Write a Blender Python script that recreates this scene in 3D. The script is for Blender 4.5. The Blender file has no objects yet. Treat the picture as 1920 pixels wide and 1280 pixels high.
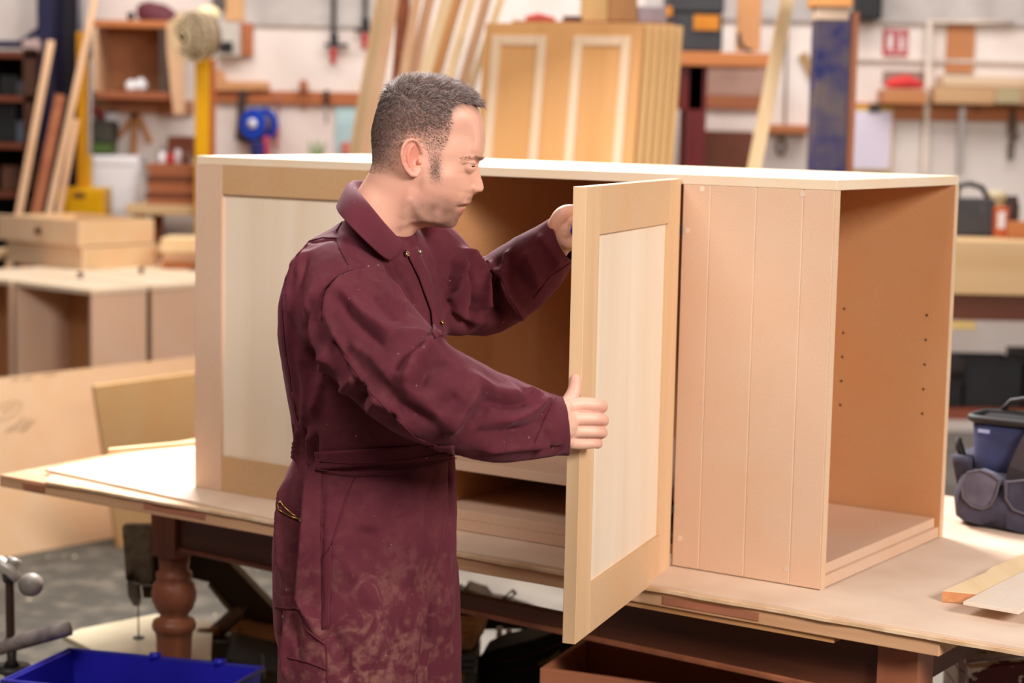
import bpy, bmesh, math, random
import numpy as np
from mathutils import Vector, Matrix, noise as mnoise
from mathutils.bvhtree import BVHTree
random.seed(7); rng = np.random.default_rng(7)
scn = bpy.context.scene
C = scn.collection

# ------------------------------------------------------------------ camera
F_PX, PITCH, ROLL, CAMZ = 3628.25, 0.115634, 0.020647, 1.67841
fw = Vector((0, math.cos(PITCH), -math.sin(PITCH))); up0 = Vector((0, math.sin(PITCH), math.cos(PITCH))); rt0 = Vector((1, 0, 0))
rt = rt0*math.cos(ROLL) + up0*math.sin(ROLL); up = -rt0*math.sin(ROLL) + up0*math.cos(ROLL)
CAM = Vector((0, 0, CAMZ))
cd = bpy.data.cameras.new('camera'); cam = bpy.data.objects.new('camera', cd); C.objects.link(cam)
cam.matrix_world = Matrix(((rt.x, up.x, -fw.x, 0), (rt.y, up.y, -fw.y, 0), (rt.z, up.z, -fw.z, CAMZ), (0, 0, 0, 1)))
cd.sensor_width = 36; cd.lens = 36*F_PX/1920; cd.clip_start = .1; cd.clip_end = 60
cd.dof.use_dof = True; cd.dof.focus_distance = 3.12; cd.dof.aperture_fstop = 3.4
scn.camera = cam

# ------------------------------------------------------------------ light
scn.view_settings.view_transform = 'Standard'; scn.view_settings.look = 'None'
scn.view_settings.gamma = 1; scn.view_settings.use_curve_mapping = False
scn.view_settings.exposure = 0.0
w = bpy.data.worlds.new('world'); scn.world = w; w.use_nodes = True
w.node_tree.nodes['Background'].inputs[0].default_value = (1, .93, .86, 1); w.node_tree.nodes['Background'].inputs[1].default_value = .12

TH = -0.591998
CB = Matrix.Translation((-0.69360655, 4.22142532, 0.85)) @ Matrix.Rotation(TH, 4, 'Z')     # cabinet frame: x along front, y away, z up from worktop
def area(name, loc, target, sx, sy, power, col):
    l = bpy.data.lights.new(name, 'AREA'); l.shape = 'RECTANGLE'; l.size = sx; l.size_y = sy; l.energy = power; l.color = col
    o = bpy.data.objects.new(name, l); C.objects.link(o); o.location = loc
    o.rotation_euler = (Vector(target)-Vector(loc)).to_track_quat('-Z', 'Y').to_euler(); return o
area('softbox_back', CB @ Vector((-1.0, 1.75, 2.45)), CB @ Vector((.45, .1, .5)), 1.3, 1.3, 300, (1, .97, .96))
area('softbox_right', (2.7, -.7, 3.2), (.3, 3.4, 1.15), 1.2, 1.2, 285, (1, .97, .96))
area('ceiling_lamp_front', (-1.5, 1.3, 4.2), (-.5, 3.6, .9), 2.0, 1.2, 120, (1, .97, .96))
area('back_wall_fill', (0, 8.6, 3.9), (0, 9.6, 0), 7.0, 1.6, 205, (1, .97, .95))  # unseen fill, added to lighten the back wall
area('ceiling_fill_mid', (0, 5.2, 4.0), (0, 5.2, 0), 5.0, 2.0, 70, (1, .96, .92))  # broad unseen fill added under the ceiling for overall brightness

# ------------------------------------------------------------------ helpers
def lin(c): return tuple(((x/255)/12.92 if x/255 <= .04045 else ((x/255+.055)/1.055)**2.4) for x in c)
def ray(px, py): return fw + rt*((px-960)/F_PX) - up*((py-640)/F_PX)
def pt(px, py, Y):
    d = ray(px, py); return CAM + d*(Y/d.y)
def ptz(px, py, z):
    d = ray(px, py); return CAM + d*((z-CAMZ)/d.z)

class MB:
    def __init__(s): s.v = []; s.f = []
    def add(s, vs, fs, M=None):
        n = len(s.v); s.v += [tuple(M @ Vector(p)) if M else tuple(p) for p in vs]; s.f += [tuple(i+n for i in q) for q in fs]; return s
    def box(s, lo, hi, M=None):
        (a, b, c), (d, e, g) = lo, hi
        return s.add([(a,b,c),(d,b,c),(d,e,c),(a,e,c),(a,b,g),(d,b,g),(d,e,g),(a,e,g)],
                     [(0,3,2,1),(4,5,6,7),(0,1,5,4),(1,2,6,5),(2,3,7,6),(3,0,4,7)], M)
    def prism(s, poly, z0, z1, M=None):     # poly in xy, extruded in z
        n = len(poly)
        return s.add([(x, y, z0) for x, y in poly]+[(x, y, z1) for x, y in poly],
                     [tuple(range(n))[::-1], tuple(range(n, 2*n))]+[(i, (i+1) % n, n+(i+1) % n, n+i) for i in range(n)], M)
    def tube(s, path, r, n=10, cap=True, sq=None):
        P = [Vector(p) for p in path]; R = r if isinstance(r, (list, tuple)) else [r]*len(P)
        vs = []; ref = None
        for i, p in enumerate(P):
            t = (P[min(i+1, len(P)-1)]-P[max(i-1, 0)]).normalized()
            if ref is None: ref = t.orthogonal().normalized()
            a = (ref - t*ref.dot(t)).normalized(); b = t.cross(a); ref = a
            rr = R[i] if isinstance(R[i], (tuple, list)) else (R[i], R[i])
            vs += [p + a*rr[0]*math.cos(2*math.pi*k/n) + b*rr[1]*math.sin(2*math.pi*k/n) for k in range(n)]
        fs = [(i*n+k, i*n+(k+1) % n, (i+1)*n+(k+1) % n, (i+1)*n+k) for i in range(len(P)-1) for k in range(n)]
        if cap: fs += [tuple(range(n))[::-1], tuple((len(P)-1)*n+k for k in range(n))]
        return s.add(vs, fs)
    def lathe(s, prof, base, n=24, M=None):    # prof [(r,z)]
        b = Vector(base)
        vs = [(b.x+r*math.cos(2*math.pi*k/n), b.y+r*math.sin(2*math.pi*k/n), b.z+z) for r, z in prof for k in range(n)]
        fs = [(i*n+k, i*n+(k+1) % n, (i+1)*n+(k+1) % n, (i+1)*n+k) for i in range(len(prof)-1) for k in range(n)]
        fs += [tuple(range(n))[::-1], tuple((len(prof)-1)*n+k for k in range(n))]
        return s.add(vs, fs, M)
def board_M(a, b, face=(0, -1, 0)):      # frame: z along a->b, -y towards face
    a = Vector(a); b = Vector(b); z = (b-a).normalized(); y = -(Vector(face)-z*z.dot(Vector(face))).normalized(); x = y.cross(z)
    return Matrix(((x.x, y.x, z.x, a.x), (x.y, y.y, z.y, a.y), (x.z, y.z, z.z, a.z), (0, 0, 0, 1)))

ROOTS = {}
def tag(o, label=None, cat=None, group=None, kind=None):
    if label: o['label'] = label
    if cat: o['category'] = cat
    if group: o['group'] = group
    if kind: o['kind'] = kind
    return o
def thing(name, label, cat, M=None, group=None):
    o = bpy.data.objects.new(name, None); C.objects.link(o); o.empty_display_size = .05
    M = M if isinstance(M, Matrix) else Matrix.Translation(M); o.matrix_world = M; ROOTS[o.name] = M.inverted()
    return tag(o, label, cat, group)
def ob(name, mb, mat, parent=None, bev=0, smooth=False, world=False, label=None, seg=2):
    me = bpy.data.meshes.new(name)
    V = mb.v
    if parent is not None:
        r = parent
        while r.parent: r = r.parent
        if world:
            inv = ROOTS.get(r.name, Matrix.Translation(r.location).inverted()); V = [tuple(inv @ Vector(p)) for p in V]
    me.from_pydata(V, [], mb.f); me.materials.append(mat)
    bm = bmesh.new(); bm.from_mesh(me); bmesh.ops.recalc_face_normals(bm, faces=bm.faces); bm.to_mesh(me); bm.free()
    if smooth: me.shade_smooth() if hasattr(me, 'shade_smooth') else me.polygons.foreach_set('use_smooth', [True]*len(me.polygons))
    o = bpy.data.objects.new(name, me); C.objects.link(o)
    if parent is not None: o.parent = parent
    if bev:
        m = o.modifiers.new('b', 'BEVEL'); m.width = bev; m.segments = seg; m.limit_method = 'ANGLE'; m.angle_limit = .7; m.harden_normals = False
    if smooth == 'auto':
        me.polygons.foreach_set('use_smooth', [False]*len(me.polygons))
    if label: o['label'] = label
    return o
def solo(name, mb, mat, label, cat, group=None, bev=0, smooth=False, kind=None):
    xs = np.array(mb.v); c = (xs.min(0)+xs.max(0))/2; c[2] = xs[:, 2].min()
    mb.v = [tuple(np.array(p)-c) for p in mb.v]
    o = ob(name, mb, mat, None, bev, smooth); o.location = c
    ROOTS[o.name] = Matrix.Translation(c).inverted()
    return tag(o, label, cat, group, kind)
def struct(name, mb, mat, parent=None, bev=0):
    o = ob(name, mb, mat, parent, bev); o['kind'] = 'structure'; return o

# ------------------------------------------------------------------ materials
MC = {}
def mat(key, c1, c2=None, scale=(1, 1, 1), ns=8, rough=.6, bump=0, dist=0, spec=.3, detail=4, ramp=(.35, .65), metal=0, bs=None, sheen=0):
    if key in MC: return MC[key]
    m = bpy.data.materials.new(key); m.use_nodes = True; nt = m.node_tree; B = nt.nodes['Principled BSDF']; L = nt.links.new
    B.inputs['Roughness'].default_value = rough; B.inputs['Metallic'].default_value = metal
    B.inputs['Specular IOR Level'].default_value = spec
    if sheen: B.inputs['Sheen Weight'].default_value = sheen
    c2 = c2 or tuple(x*.86 for x in c1)
    tc = nt.nodes.new('ShaderNodeTexCoord'); mp = nt.nodes.new('ShaderNodeMapping'); mp.inputs['Scale'].default_value = scale
    L(tc.outputs['Object'], mp.inputs[0])
    n = nt.nodes.new('ShaderNodeTexNoise'); n.inputs['Scale'].default_value = ns; n.inputs['Detail'].default_value = detail; n.inputs['Distortion'].default_value = dist
    L(mp.outputs[0], n.inputs['Vector'])
    r = nt.nodes.new('ShaderNodeValToRGB'); r.color_ramp.elements[0].position = ramp[0]; r.color_ramp.elements[1].position = ramp[1]
    r.color_ramp.elements[0].color = (*lin(c1), 1); r.color_ramp.elements[1].color = (*lin(c2), 1)
    L(n.outputs['Fac'], r.inputs[0]); L(r.outputs[0], B.inputs['Base Color'])
    if bump:
        b = nt.nodes.new('ShaderNodeBump'); b.inputs['Strength'].default_value = bump; b.inputs['Distance'].default_value = .002
        if bs:
            n2 = nt.nodes.new('ShaderNodeTexNoise'); n2.inputs['Scale'].default_value = bs; L(tc.outputs['Object'], n2.inputs['Vector']); L(n2.outputs['Fac'], b.inputs['Height'])
        else: L(n.outputs['Fac'], b.inputs['Height'])
        L(b.outputs[0], B.inputs['Normal'])
    MC[key] = m; return m
def mdf(key, c, amt=.935, big=None):     # speckled fibreboard with broad blotches
    if key in MC: return MC[key]
    m = mat(key, c, tuple(x*amt for x in c), ns=420, rough=.62, spec=.25, ramp=(.3, .7), detail=2)
    nt = m.node_tree; B = nt.nodes['Principled BSDF']; src = B.inputs['Base Color'].links[0].from_socket
    n = nt.nodes.new('ShaderNodeTexNoise'); n.inputs['Scale'].default_value = 7; n.inputs['Detail'].default_value = 3
    tc = [x for x in nt.nodes if x.type == 'TEX_COORD'][0]; nt.links.new(tc.outputs['Object'], n.inputs['Vector'])
    mx = nt.nodes.new('ShaderNodeMix'); mx.data_type = 'RGBA'; mx.blend_type = 'MULTIPLY'; mx.inputs[0].default_value = 1
    r = nt.nodes.new('ShaderNodeValToRGB'); r.color_ramp.elements[0].position = .35; r.color_ramp.elements[1].position = .65
    b = big or (1, .93, .86); r.color_ramp.elements[0].color = (*b, 1); r.color_ramp.elements[1].color = (1, 1, 1, 1)
    nt.links.new(n.outputs['Fac'], r.inputs[0]); nt.links.new(src, mx.inputs[6]); nt.links.new(r.outputs[0], mx.inputs[7])
    nt.links.new(mx.outputs[2], B.inputs['Base Color']); return m
def wood(key, c1, c2, axis='z', s=14, rough=.55, ramp=(.3, .7), bump=.05):
    sc = {'x': (.06, 1, 1), 'y': (1, .06, 1), 'z': (1, 1, .06)}[axis]
    return mat(key+axis, c1, c2, scale=sc, ns=s, rough=rough, dist=.6, detail=6, ramp=ramp, bump=bump)
def flat(key, c, rough=.5, metal=0, spec=.3, var=.9, ns=6): return mat(key, c, tuple(x*var for x in c), ns=ns, rough=rough, metal=metal, spec=spec)

MDF = mdf('fibreboard', (222, 186, 158), big=(1,.95,.90)); MDFD = mdf('fibreboard tan', (205, 165, 122)); MDFI = mdf('fibreboard brown face', (200, 146, 100))
EDGE = mdf('fibreboard edge', (224, 192, 160)); MAPLE = wood('maple veneer', (238, 220, 196), (228, 204, 176), 'z', 10)
BIRCH = wood('birch lipping', (226, 190, 148), (214, 172, 128), 'z', 16)
PLY = mat('worktop ply', (230, 206, 184), (210, 180, 154), ns=5, rough=.55, detail=8, ramp=(.3, .75)); PLYE = wood('ply edge', (214, 170, 128), (190, 138, 100), 'x', 30)
WALLM = mat('white painted blockwork', (232, 220, 212), (222, 206, 196), ns=3, rough=.8, bump=.3, bs=30)
DARKW = wood('old dark mahogany', (112, 64, 42), (76, 40, 26), 'x', 14, .45); LEGW = wood('turned leg wood', (168, 104, 72), (128, 72, 48), 'z', 12, .4)
PINE = wood('pale pine', (240, 212, 168), (226, 188, 138), 'z', 9); PINE2 = wood('pinkish softwood', (226, 186, 148), (206, 158, 118), 'z', 9)
ORW = wood('orange varnished wood', (196, 124, 72), (170, 98, 54), 'x', 8); REDW = wood('red brown timber', (172, 104, 68), (142, 78, 48), 'x', 10)
OAK = wood('golden oak veneer', (218, 164, 106), (202, 146, 86), 'z', 7); OAKE = wood('oak leaf edge', (232, 192, 136), (214, 170, 112), 'z', 7); OAKL = wood('pale oak bead', (228, 198, 166), (218, 186, 152), 'z', 7)
STEEL = flat('worn steel', (150, 146, 140), .35, .8); DSTEEL = flat('dark steel', (62, 58, 54), .45, .4); BLK = flat('black plastic', (34, 32, 34), .5)
GREYP = flat('grey plastic', (86, 84, 86), .5); BLUE = flat('blue plastic', (46, 42, 178), .35); YEL = flat('yellow enamel', (224, 164, 8), .35)
NAVY = mat('navy painted steel', (26, 28, 84), (92, 78, 78), ns=9, rough=.6, ramp=(.4, .66), detail=8); NAVYL = mat('deep navy painted steel', (16, 18, 62), (38, 32, 52), ns=2, rough=.6)
WHITE = flat('white card', (236, 232, 232), .7, var=.97); RED = flat('red enamel', (190, 34, 38), .4); DRED = flat('dark red enamel', (104, 22, 20), .5)

# ------------------------------------------------------------------ room shell
X0, X1, Y0, Y1, ZC = -5.2, 5.2, -3.2, 10.6, 4.4
FLOORM = mat('dusty concrete', (134, 126, 116), (100, 94, 86), ns=4, rough=.8, detail=8, ramp=(.3, .7))
struct('floor', MB().box((X0, Y0, -.1), (X1, Y1, 0)), FLOORM)
struct('ceiling', MB().box((X0, Y0, ZC), (X1, Y1, ZC+.1)), flat('dark roof boards', (92, 84, 76), .9))
back = struct('wall_back', MB().box((X0, Y1, 0), (X1, Y1+.2, ZC)), WALLM)
SIDEW = flat('brown grey side walls', (120, 106, 96), .9)
struct('wall_left', MB().box((X0-.2, Y0, 0), (X0, Y1, ZC)), SIDEW); struct('wall_right', MB().box((X1, Y0, 0), (X1+.2, Y1, ZC)), SIDEW)
struct('wall_front', MB().box((X0, Y0-.2, 0), (X1, Y0, ZC)), SIDEW)
def zat(px, py, Y): return pt(px, py, Y).z
def xat(px, py, Y): return pt(px, py, Y).x
def pbox(px0, py0, px1, py1, Y, d, mb=None, floor=False, ztop=None, top=None):
    """box whose front face stands at distance Y; corners measured on the photograph, depth d"""
    mb = mb or MB(); cx, cy = (px0+px1)/2, (py0+py1)/2
    return mb.box((xat(px0, cy, Y), Y, 0 if floor else zat(cx, py1, Y)), (xat(px1, cy, Y), Y+d, ztop or zat(cx, py0, Y)))
def local(mb):                        # centre of mb base, for Empties
    a = np.array(mb.v); c = (a.min(0)+a.max(0))/2; c[2] = a[:, 2].min(); return tuple(c)
# projecting grey wall band high up, and ledges on the wall
zb = zat(1700, 44, Y1); struct('trim_1', MB().box((xat(1210, 44, Y1), Y1-.03, zb), (X1, Y1, ZC)), flat('grey upper wall paint', (196, 186, 180), .9))
zb = zat(1700, 112, Y1); struct('trim_2', MB().box((xat(1600, 112, Y1), Y1-.025, zb-.012), (X1, Y1, zb+.006)), flat('ledge paint', (214, 198, 186), .8))
struct('trim_3', MB().box((xat(400, 50, Y1), Y1-.02, zat(500, 48, Y1)), (xat(700, 50, Y1), Y1, ZC)), MC['grey upper wall paint'])
m = MB(); zc = zat(1740, 236, Y1)
m.tube([(xat(1743, 60, Y1-.06), Y1-.05, zat(1743, 40, Y1)), (xat(1738, 300, Y1), Y1-.05, .1)], .017, 12); m.tube([(xat(1743, 60, Y1-.06), Y1-.05, zat(1743, 42, Y1)), (xat(1900, 60, Y1-.06), Y1-.05, zat(1743, 40, Y1))], .01, 8)
solo('wall_pipe', m, flat('cream pipe paint', (226, 208, 192), .5), 'white painted pipe running down the back wall right of the red sign', 'pipe', smooth=True)

# ------------------------------------------------------------------ work table and worktop
TB = CB
tbl = thing('work_table', 'large old workbench with turned wooden legs under the cabinet', 'workbench', CB @ Matrix.Translation((.65, .45, -.85)))
Ti = Matrix.Translation((-.65, -.45, .85))       # cabinet-frame coords -> table-local
def tb(name, mb, mt, parent=tbl, **k):
    mb.v = [tuple(Ti @ Vector(p)) for p in mb.v]; return ob(name, mb, mt, parent, **k)
def ragged(xs, y0, y1, amp, seed):
    r = random.Random(seed); out = []
    for x in xs: out.append((x, (y0+(y1-y0)*(x-xs[0])/(xs[-1]-xs[0])) + r.uniform(-amp, amp)))
    return out
slab = MB().prism([(-.485, -.135)]+ragged(np.linspace(-.2, 1.6, 16), -.141, -.141, .0012, 3)+[(1.79, -.141), (1.79, 1.05), (-.5, 1.05)], -.040, -.0125)
top = tb('tabletop', slab, PLYE, bev=.0015)
for (a, b, z0, z1, vv) in ((-.40, -.33, -.034, -.018, 0), (-.02, .16, -.030, -.014, 1), (1.27, 1.46, -.034, -.020, 2)):
    tb('edge_patch', MB().box((a, -.1425, z0), (b, -.139, z1)), flat('reddish filler', (176, 112, 82), .7), top)
o = -.04
for i, (ax, ay) in enumerate(((-.10, .035), (1.70, -.06), (-.02, .92), (1.72, .90))):
    m = MB(); h = .0; s = .036
    m.box((ax-s, ay-s, -.175), (ax+s, ay+s, -.040))
    prof = [(.030, -.85), (.033, -.80), (.028, -.76), (.036, -.72), (.030, -.68), (.040, -.38), (.043, -.335), (.048, -.326), (.050, -.316), (.047, -.305), (.032, -.300), (.030, -.293), (.044, -.277), (.051, -.255), (.052, -.238), (.046, -.215), (.038, -.203), (.041, -.199), (.040, -.192), (.032, -.188), (.034, -.180), (.030, -.172)]
    if i == 0:
        prof = [(.030, -.85), (.033, -.80), (.027, -.76), (.034, -.72), (.028, -.68), (.041, -.365), (.043, -.352), (.049, -.346), (.0505, -.336), (.047, -.326), (.034, -.320), (.032, -.313), (.043, -.298), (.050, -.280), (.0515, -.262), (.046, -.240), (.038, -.230), (.041, -.226), (.041, -.216), (.033, -.210), (.034, -.198), (.036, -.172)]
    m.lathe([(r, z) for r, z in prof], (ax, ay, 0), 28)
    tb('leg', m, LEGW, bev=0, smooth='auto')
for o in [x for x in tbl.children if x.name.startswith('leg')]:
    o.data.polygons.foreach_set('use_smooth', [len(p.vertices) == 4 and i > 6 for i, p in enumerate(o.data.polygons)])
# front apron with an empty drawer opening; end and back rails
def apr(t): return .035 + (t+.1)*(-.095/1.8)
m = MB()
def aprbox(a, b, z0, z1, d=.022, off=0):
    ya, yb = apr(a)-.022+off, apr(b)-.022+off
    m.add([(a, ya, z0), (b, yb, z0), (b, yb+d, z0), (a, ya+d, z0), (a, ya, z1), (b, yb, z1), (b, yb+d, z1), (a, ya+d, z1)], [(0,3,2,1),(4,5,6,7),(0,1,5,4),(1,2,6,5),(2,3,7,6),(3,0,4,7)])
aprbox(-.064, .62, -.148, -.041); aprbox(.62, 1.08, -.148, -.118); aprbox(1.08, 1.664, -.148, -.041)
apron = tb('apron', m, DARKW, bev=.002)
m = MB(); aprbox(-.064, 1.664, -.158, -.146, .03, -.004); tb('bead', m, LEGW, apron, bev=.003)
m = MB(); m.box((-.085, .07, -.148), (-.063, .885, -.041)); m.box((1.665, -.02, -.148), (1.69, .865, -.041)); m.box((.02, .9, -.08), (1.68, .925, -.041)); tb('side_rail', m, DARKW)
tb('batten', MB().box((1.06, -.136, -.0505), (1.60, -.08, -.041)), wood('rough batten', (206, 158, 108), (176, 124, 78), 'x', 20), label='rough batten fixed under the front edge')

# two overlapping plywood sheets on the table
xs = np.linspace(-.38, 2.3, 46)
sh = MB().prism([(-.375, -.083)]+ragged(xs[1:], -.148, -.148, .0022, 5)+[(2.3, .98), (-.375, .98)], -.0125, -.0065)
sh.v = [tuple(CB @ Vector(p)) for p in sh.v]
solo('plywood_sheet', sh, mat('splintered ply', (236, 206, 170), (206, 164, 122), ns=14, rough=.6, scale=(1, 1, 1)), 'lower thin plywood sheet with splintered front edge on the workbench', 'sheet')
xs = np.linspace(-.409, .36, 12)
poly = [(x, -.067-(.078*(x+.409)/.76)+random.uniform(-.0012, .0012)) for x in xs]+[(x, -.1395+random.uniform(-.0008, .0008)) for x in np.linspace(.45, 2.3, 20)]+[(2.3, 1.0), (-.409, 1.0)]
sh = MB().prism(poly, -.0065, -.0002); sh.v = [tuple(CB @ Vector(p)) for p in sh.v]
solo('plywood_sheet', sh, PLY, 'upper smooth plywood sheet directly under the cabinet and the tool bag', 'sheet', bev=.0008)
m = MB().prism([(-.462, .185), (-.445, .170), (-.30, .60), (-.315, .612)], 0, .010, CB)
solo('wood_batten', m, wood('batten', (232, 200, 158), (216, 176, 130), 'y', 12), 'thin wooden strip lying on the worktop left of the cabinet', 'batten', bev=.001)

# ------------------------------------------------------------------ the cabinet
cab = thing('cabinet', 'long unfinished fibreboard cabinet lying on the workbench, one door open', 'cabinet', CB)
T = .018; W, D, H = 1.510, .577, .730
def cb(name, mb, mt, parent=cab, **k): return ob(name, mb, mt, parent, **k)
TOPM = mdf('pale board face', (236, 214, 186))
topp = cb('top_panel', MB().box((.0, .0, H-T), (W, D, H)), TOPM, bev=.0012)
cb('bottom_panel', MB().box((.02, .004, .0225), (W-.009, D-T-.006, .0415)), MDF, bev=.0008)
cb('plinth', MB().box((W-.024, .018, .0015), (W-.002, D-T, .0222)).box((.654, .001, .001), (1.204, .018, .0222)).box((.05, .3, .001), (W-.05, .318, .0222)), MDF, bev=.0008)
# back panel with shelf-pin holes as flat dark discs, hole shade in the colour
bp = MB(); bp.box((0, D-T, 0), (W, D, H-T-.0002)); cbp = cb('back_panel', bp, MDFI)
holes = MB()
for hx in (1.283, 1.4625):
    for k in range(5):
        z = .4495-.05*k; n = 12
        ring = [(hx+.0027*math.cos(2*math.pi*i/n), D-T-.0004, z+.0027*math.sin(2*math.pi*i/n)) for i in range(n)]
        inner = [(hx+.0024*math.cos(2*math.pi*i/n), D-T-.0002, z+.0024*math.sin(2*math.pi*i/n)) for i in range(n)]
        h = MB(); h.add(ring+inner, [(i, (i+1) % n, n+(i+1) % n, n+i) for i in range(n)]+[tuple(range(n, 2*n))])
        cb('shelf_pin_hole', h, flat('hole shade', (60, 26, 14), .9), cbp)
cb('back_edge', MB().box((W, D-T, 0), (W+.0006, D, H-T)), EDGE)
# left side, middle dividers
cb('side_panel', MB().box((0, T, .0), (T, D-T, H-T-.0002)), MDF); dv_ = cb('divider', MB().box((.640, .006, .042), (.658, D-T-.001, H-T-.0002)), MDFI, bev=.0008); cb('lipping', MB().box((.640, .0, .042), (.658, .0058, H-T-.0002)), BIRCH, dv_)
cb('divider', MB().box((1.206, .0235, .042), (1.224, D-T-.001, H-T-.0002)), MDFI)
pass
cb('shelf', MB().box((.659, .012, .120), (1.205, D-T-.002, .139)), MDF, bev=.0008)
# grooved front board on the right: four planks with fine joints
jx = [1.2065, 1.263, 1.3555, 1.4475, W-.002]
plug = flat('filler plug', (232, 206, 182), .7)
for i in range(4):
    a, b = jx[i]+(.0008 if i else 0), jx[i+1]-.0008
    b_ = cb('front_board', MB().box((a, 0, .0015), (b, T, H-T-.0003)), MDF, bev=.0009, seg=1)
    cb('groove', MB().box((b-.0008, .0012, .0016), (b+.0024, T-.001, H-T-.001)), flat('groove edge', (240, 216, 190), .7), b_)
for px, z in ((1.245, .705), (1.445, .703), (1.218, .628), (1.222, .055), (1.44, .03)):
    m = MB(); m.tube([(px, -.0006, z), (px, .003, z)], .0052, 14); cb('plug', m, plug)
cb('front_edge', MB().box((W-.0018, .0003, .0), (W, T, H-T-.0003)), EDGE)
# framed doors: panel mesh with stiles and rails as sub-parts
def framed(wd, ht, st, rl, rb, th, M, name, pm_, flip=1):
    """door in its own frame: x 0..wd, z 0..ht, outer face at y=0, thickness into +y"""
    sg_ = 1 if th > 0 else -1; pnl = MB().box((st-.006, .007*sg_, rb-.006), (wd-st+.006, .014*sg_, ht-rl+.006), M); dr = cb(name, pnl, pm_)
    cb('stile', MB().box((0, 0, 0), (st, th, ht), M), BIRCH if flip else MDF, dr, bev=.0009)
    cb('stile', MB().box((wd-st, 0, 0), (wd, th, ht), M), BIRCH if flip else MDF, dr, bev=.0009)
    cb('rail', MB().box((st+.0002, .0003, 0), (wd-st-.0002, th, rb), M), MDFD if not flip else MDF2, dr, bev=.0007)
    cb('rail', MB().box((st+.0002, .0003, ht-rl), (wd-st-.0002, th, ht), M), MDFD if not flip else MDF2, dr, bev=.0007)
    return dr
MDF2 = mdf('fibreboard rail', (220, 180, 138))
framed(.652, .7115, .078, .062, .078, .022, Matrix.Translation((0, -.004, .0)), 'door', MAPLE, 0)
ang = math.atan2(-.543, .134)
DM = Matrix.Translation((1.2035, -.0035, -.0085)) @ Matrix.Rotation(ang, 4, 'Z')     # x runs from hinge to free edge
DM2 = DM @ Matrix.Scale(1, 4)
dr2 = framed(.560, .7305, .075, .078, .082, -.022, DM, 'door', MAPLE, 1)
for z in (.62, .10):      # concealed hinges between carcass and door
    m = MB(); m.box((1.196, -.004, z), (1.2065, .010, z+.016)); cb('hinge', m, BLK)

# loose pieces on the right of the worktop
BZ = .8503
def flatpoly(poly, z0, z1):
    P = [ptz(x_, y_, z1) for x_, y_ in poly]; n_ = len(P)
    return MB().add([(q.x, q.y, z0) for q in P]+[(q.x, q.y, z1) for q in P], [tuple(range(n_))[::-1], tuple(range(n_, 2*n_))]+[(i, (i+1) % n_, n_+(i+1) % n_, n_+i) for i in range(n_)])
po = solo('pine_offcut', flatpoly([(1766, 1107), (1831, 1113), (1990, 1040), (1975, 1014), (1858, 1063), (1846, 1073)], BZ, BZ+.0195), wood('pine offcut', (240, 214, 172), (224, 188, 136), 'y', 12), 'yellow pine offcut with reddish end grain on the worktop at right', 'offcut', bev=.001)
e0, e1 = ptz(1767, 1107.4, BZ+.0195), ptz(1830, 1113.4, BZ+.0195); dn_ = Vector(((e1-e0).y, -(e1-e0).x, 0)).normalized()*.0007; dn_ = dn_ if dn_.y < 0 else -dn_
ob('end_grain', MB().add([(q.x, q.y, z_) for z_ in (BZ+.0005, BZ+.019) for q in (e0+dn_, e1+dn_, e1-dn_, e0-dn_)], [(0,3,2,1),(4,5,6,7),(0,1,5,4),(1,2,6,5),(2,3,7,6),(3,0,4,7)]), wood('end grain', (214, 152, 104), (190, 118, 76), 'y', 60), po, world=True, label='reddish end grain')
solo('thin_board', flatpoly([(1806, 1127), (1910, 1145), (2040, 1075), (1935, 1062)], BZ+.020, BZ+.0262), mdf('thin grey board', (232, 216, 200)), 'thin pale board lying across the pine offcut at the right edge', 'board', bev=.0006)
# ================================================================== background and surroundings
def wall(px0, py0, px1, py1, d=.02): return pbox(px0, py0, px1, py1, Y1-d, d-.0004)
def simple(name, mb, mt, label, cat, group=None, bev=.003, smooth=False): return solo(name, mb, mt, label, cat, group, bev=bev, smooth=smooth)
def lean(name, lo, hi, Ya, Yb, w_, t_, mt, label, cat, group=None, ztop=2.75):
    Yb = Ya+.16*(lo[1]-hi[1])*Ya/F_PX; a, b = pt(*lo, Ya), pt(*hi, Yb); d = (b-a); a0 = a-d*(a.z-.0)/d.z; b0 = a+d*((ztop-a.z)/d.z)
    if b0.y > Y1-.03: b0 = a0+(b0-a0)*((Y1-.03-a0.y)/(b0.y-a0.y))
    M = board_M(a0, b0); L = (b0-a0).length; dz = d.normalized()
    a0z = w_/2*abs(M[2][0])+t_*abs(M[2][1]); M = Matrix.Translation((0, 0, a0z)) @ M
    m = MB().box((-w_/2, 0, 0), (w_/2, t_, L), M); return simple(name, m, mt, label, cat, group, .002)
def quadboard(P, t, nrm=None):       # 4 corner points, extruded away from the viewer
    P = [Vector(p) for p in P]; n_ = (P[1]-P[0]).cross(P[3]-P[0]).normalized()
    if n_.y < 0: n_ = -n_
    return MB().add(P+[p+n_*t for p in P], [(0,3,2,1),(4,5,6,7),(0,1,5,4),(1,2,6,5),(2,3,7,6),(3,0,4,7)])
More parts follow.
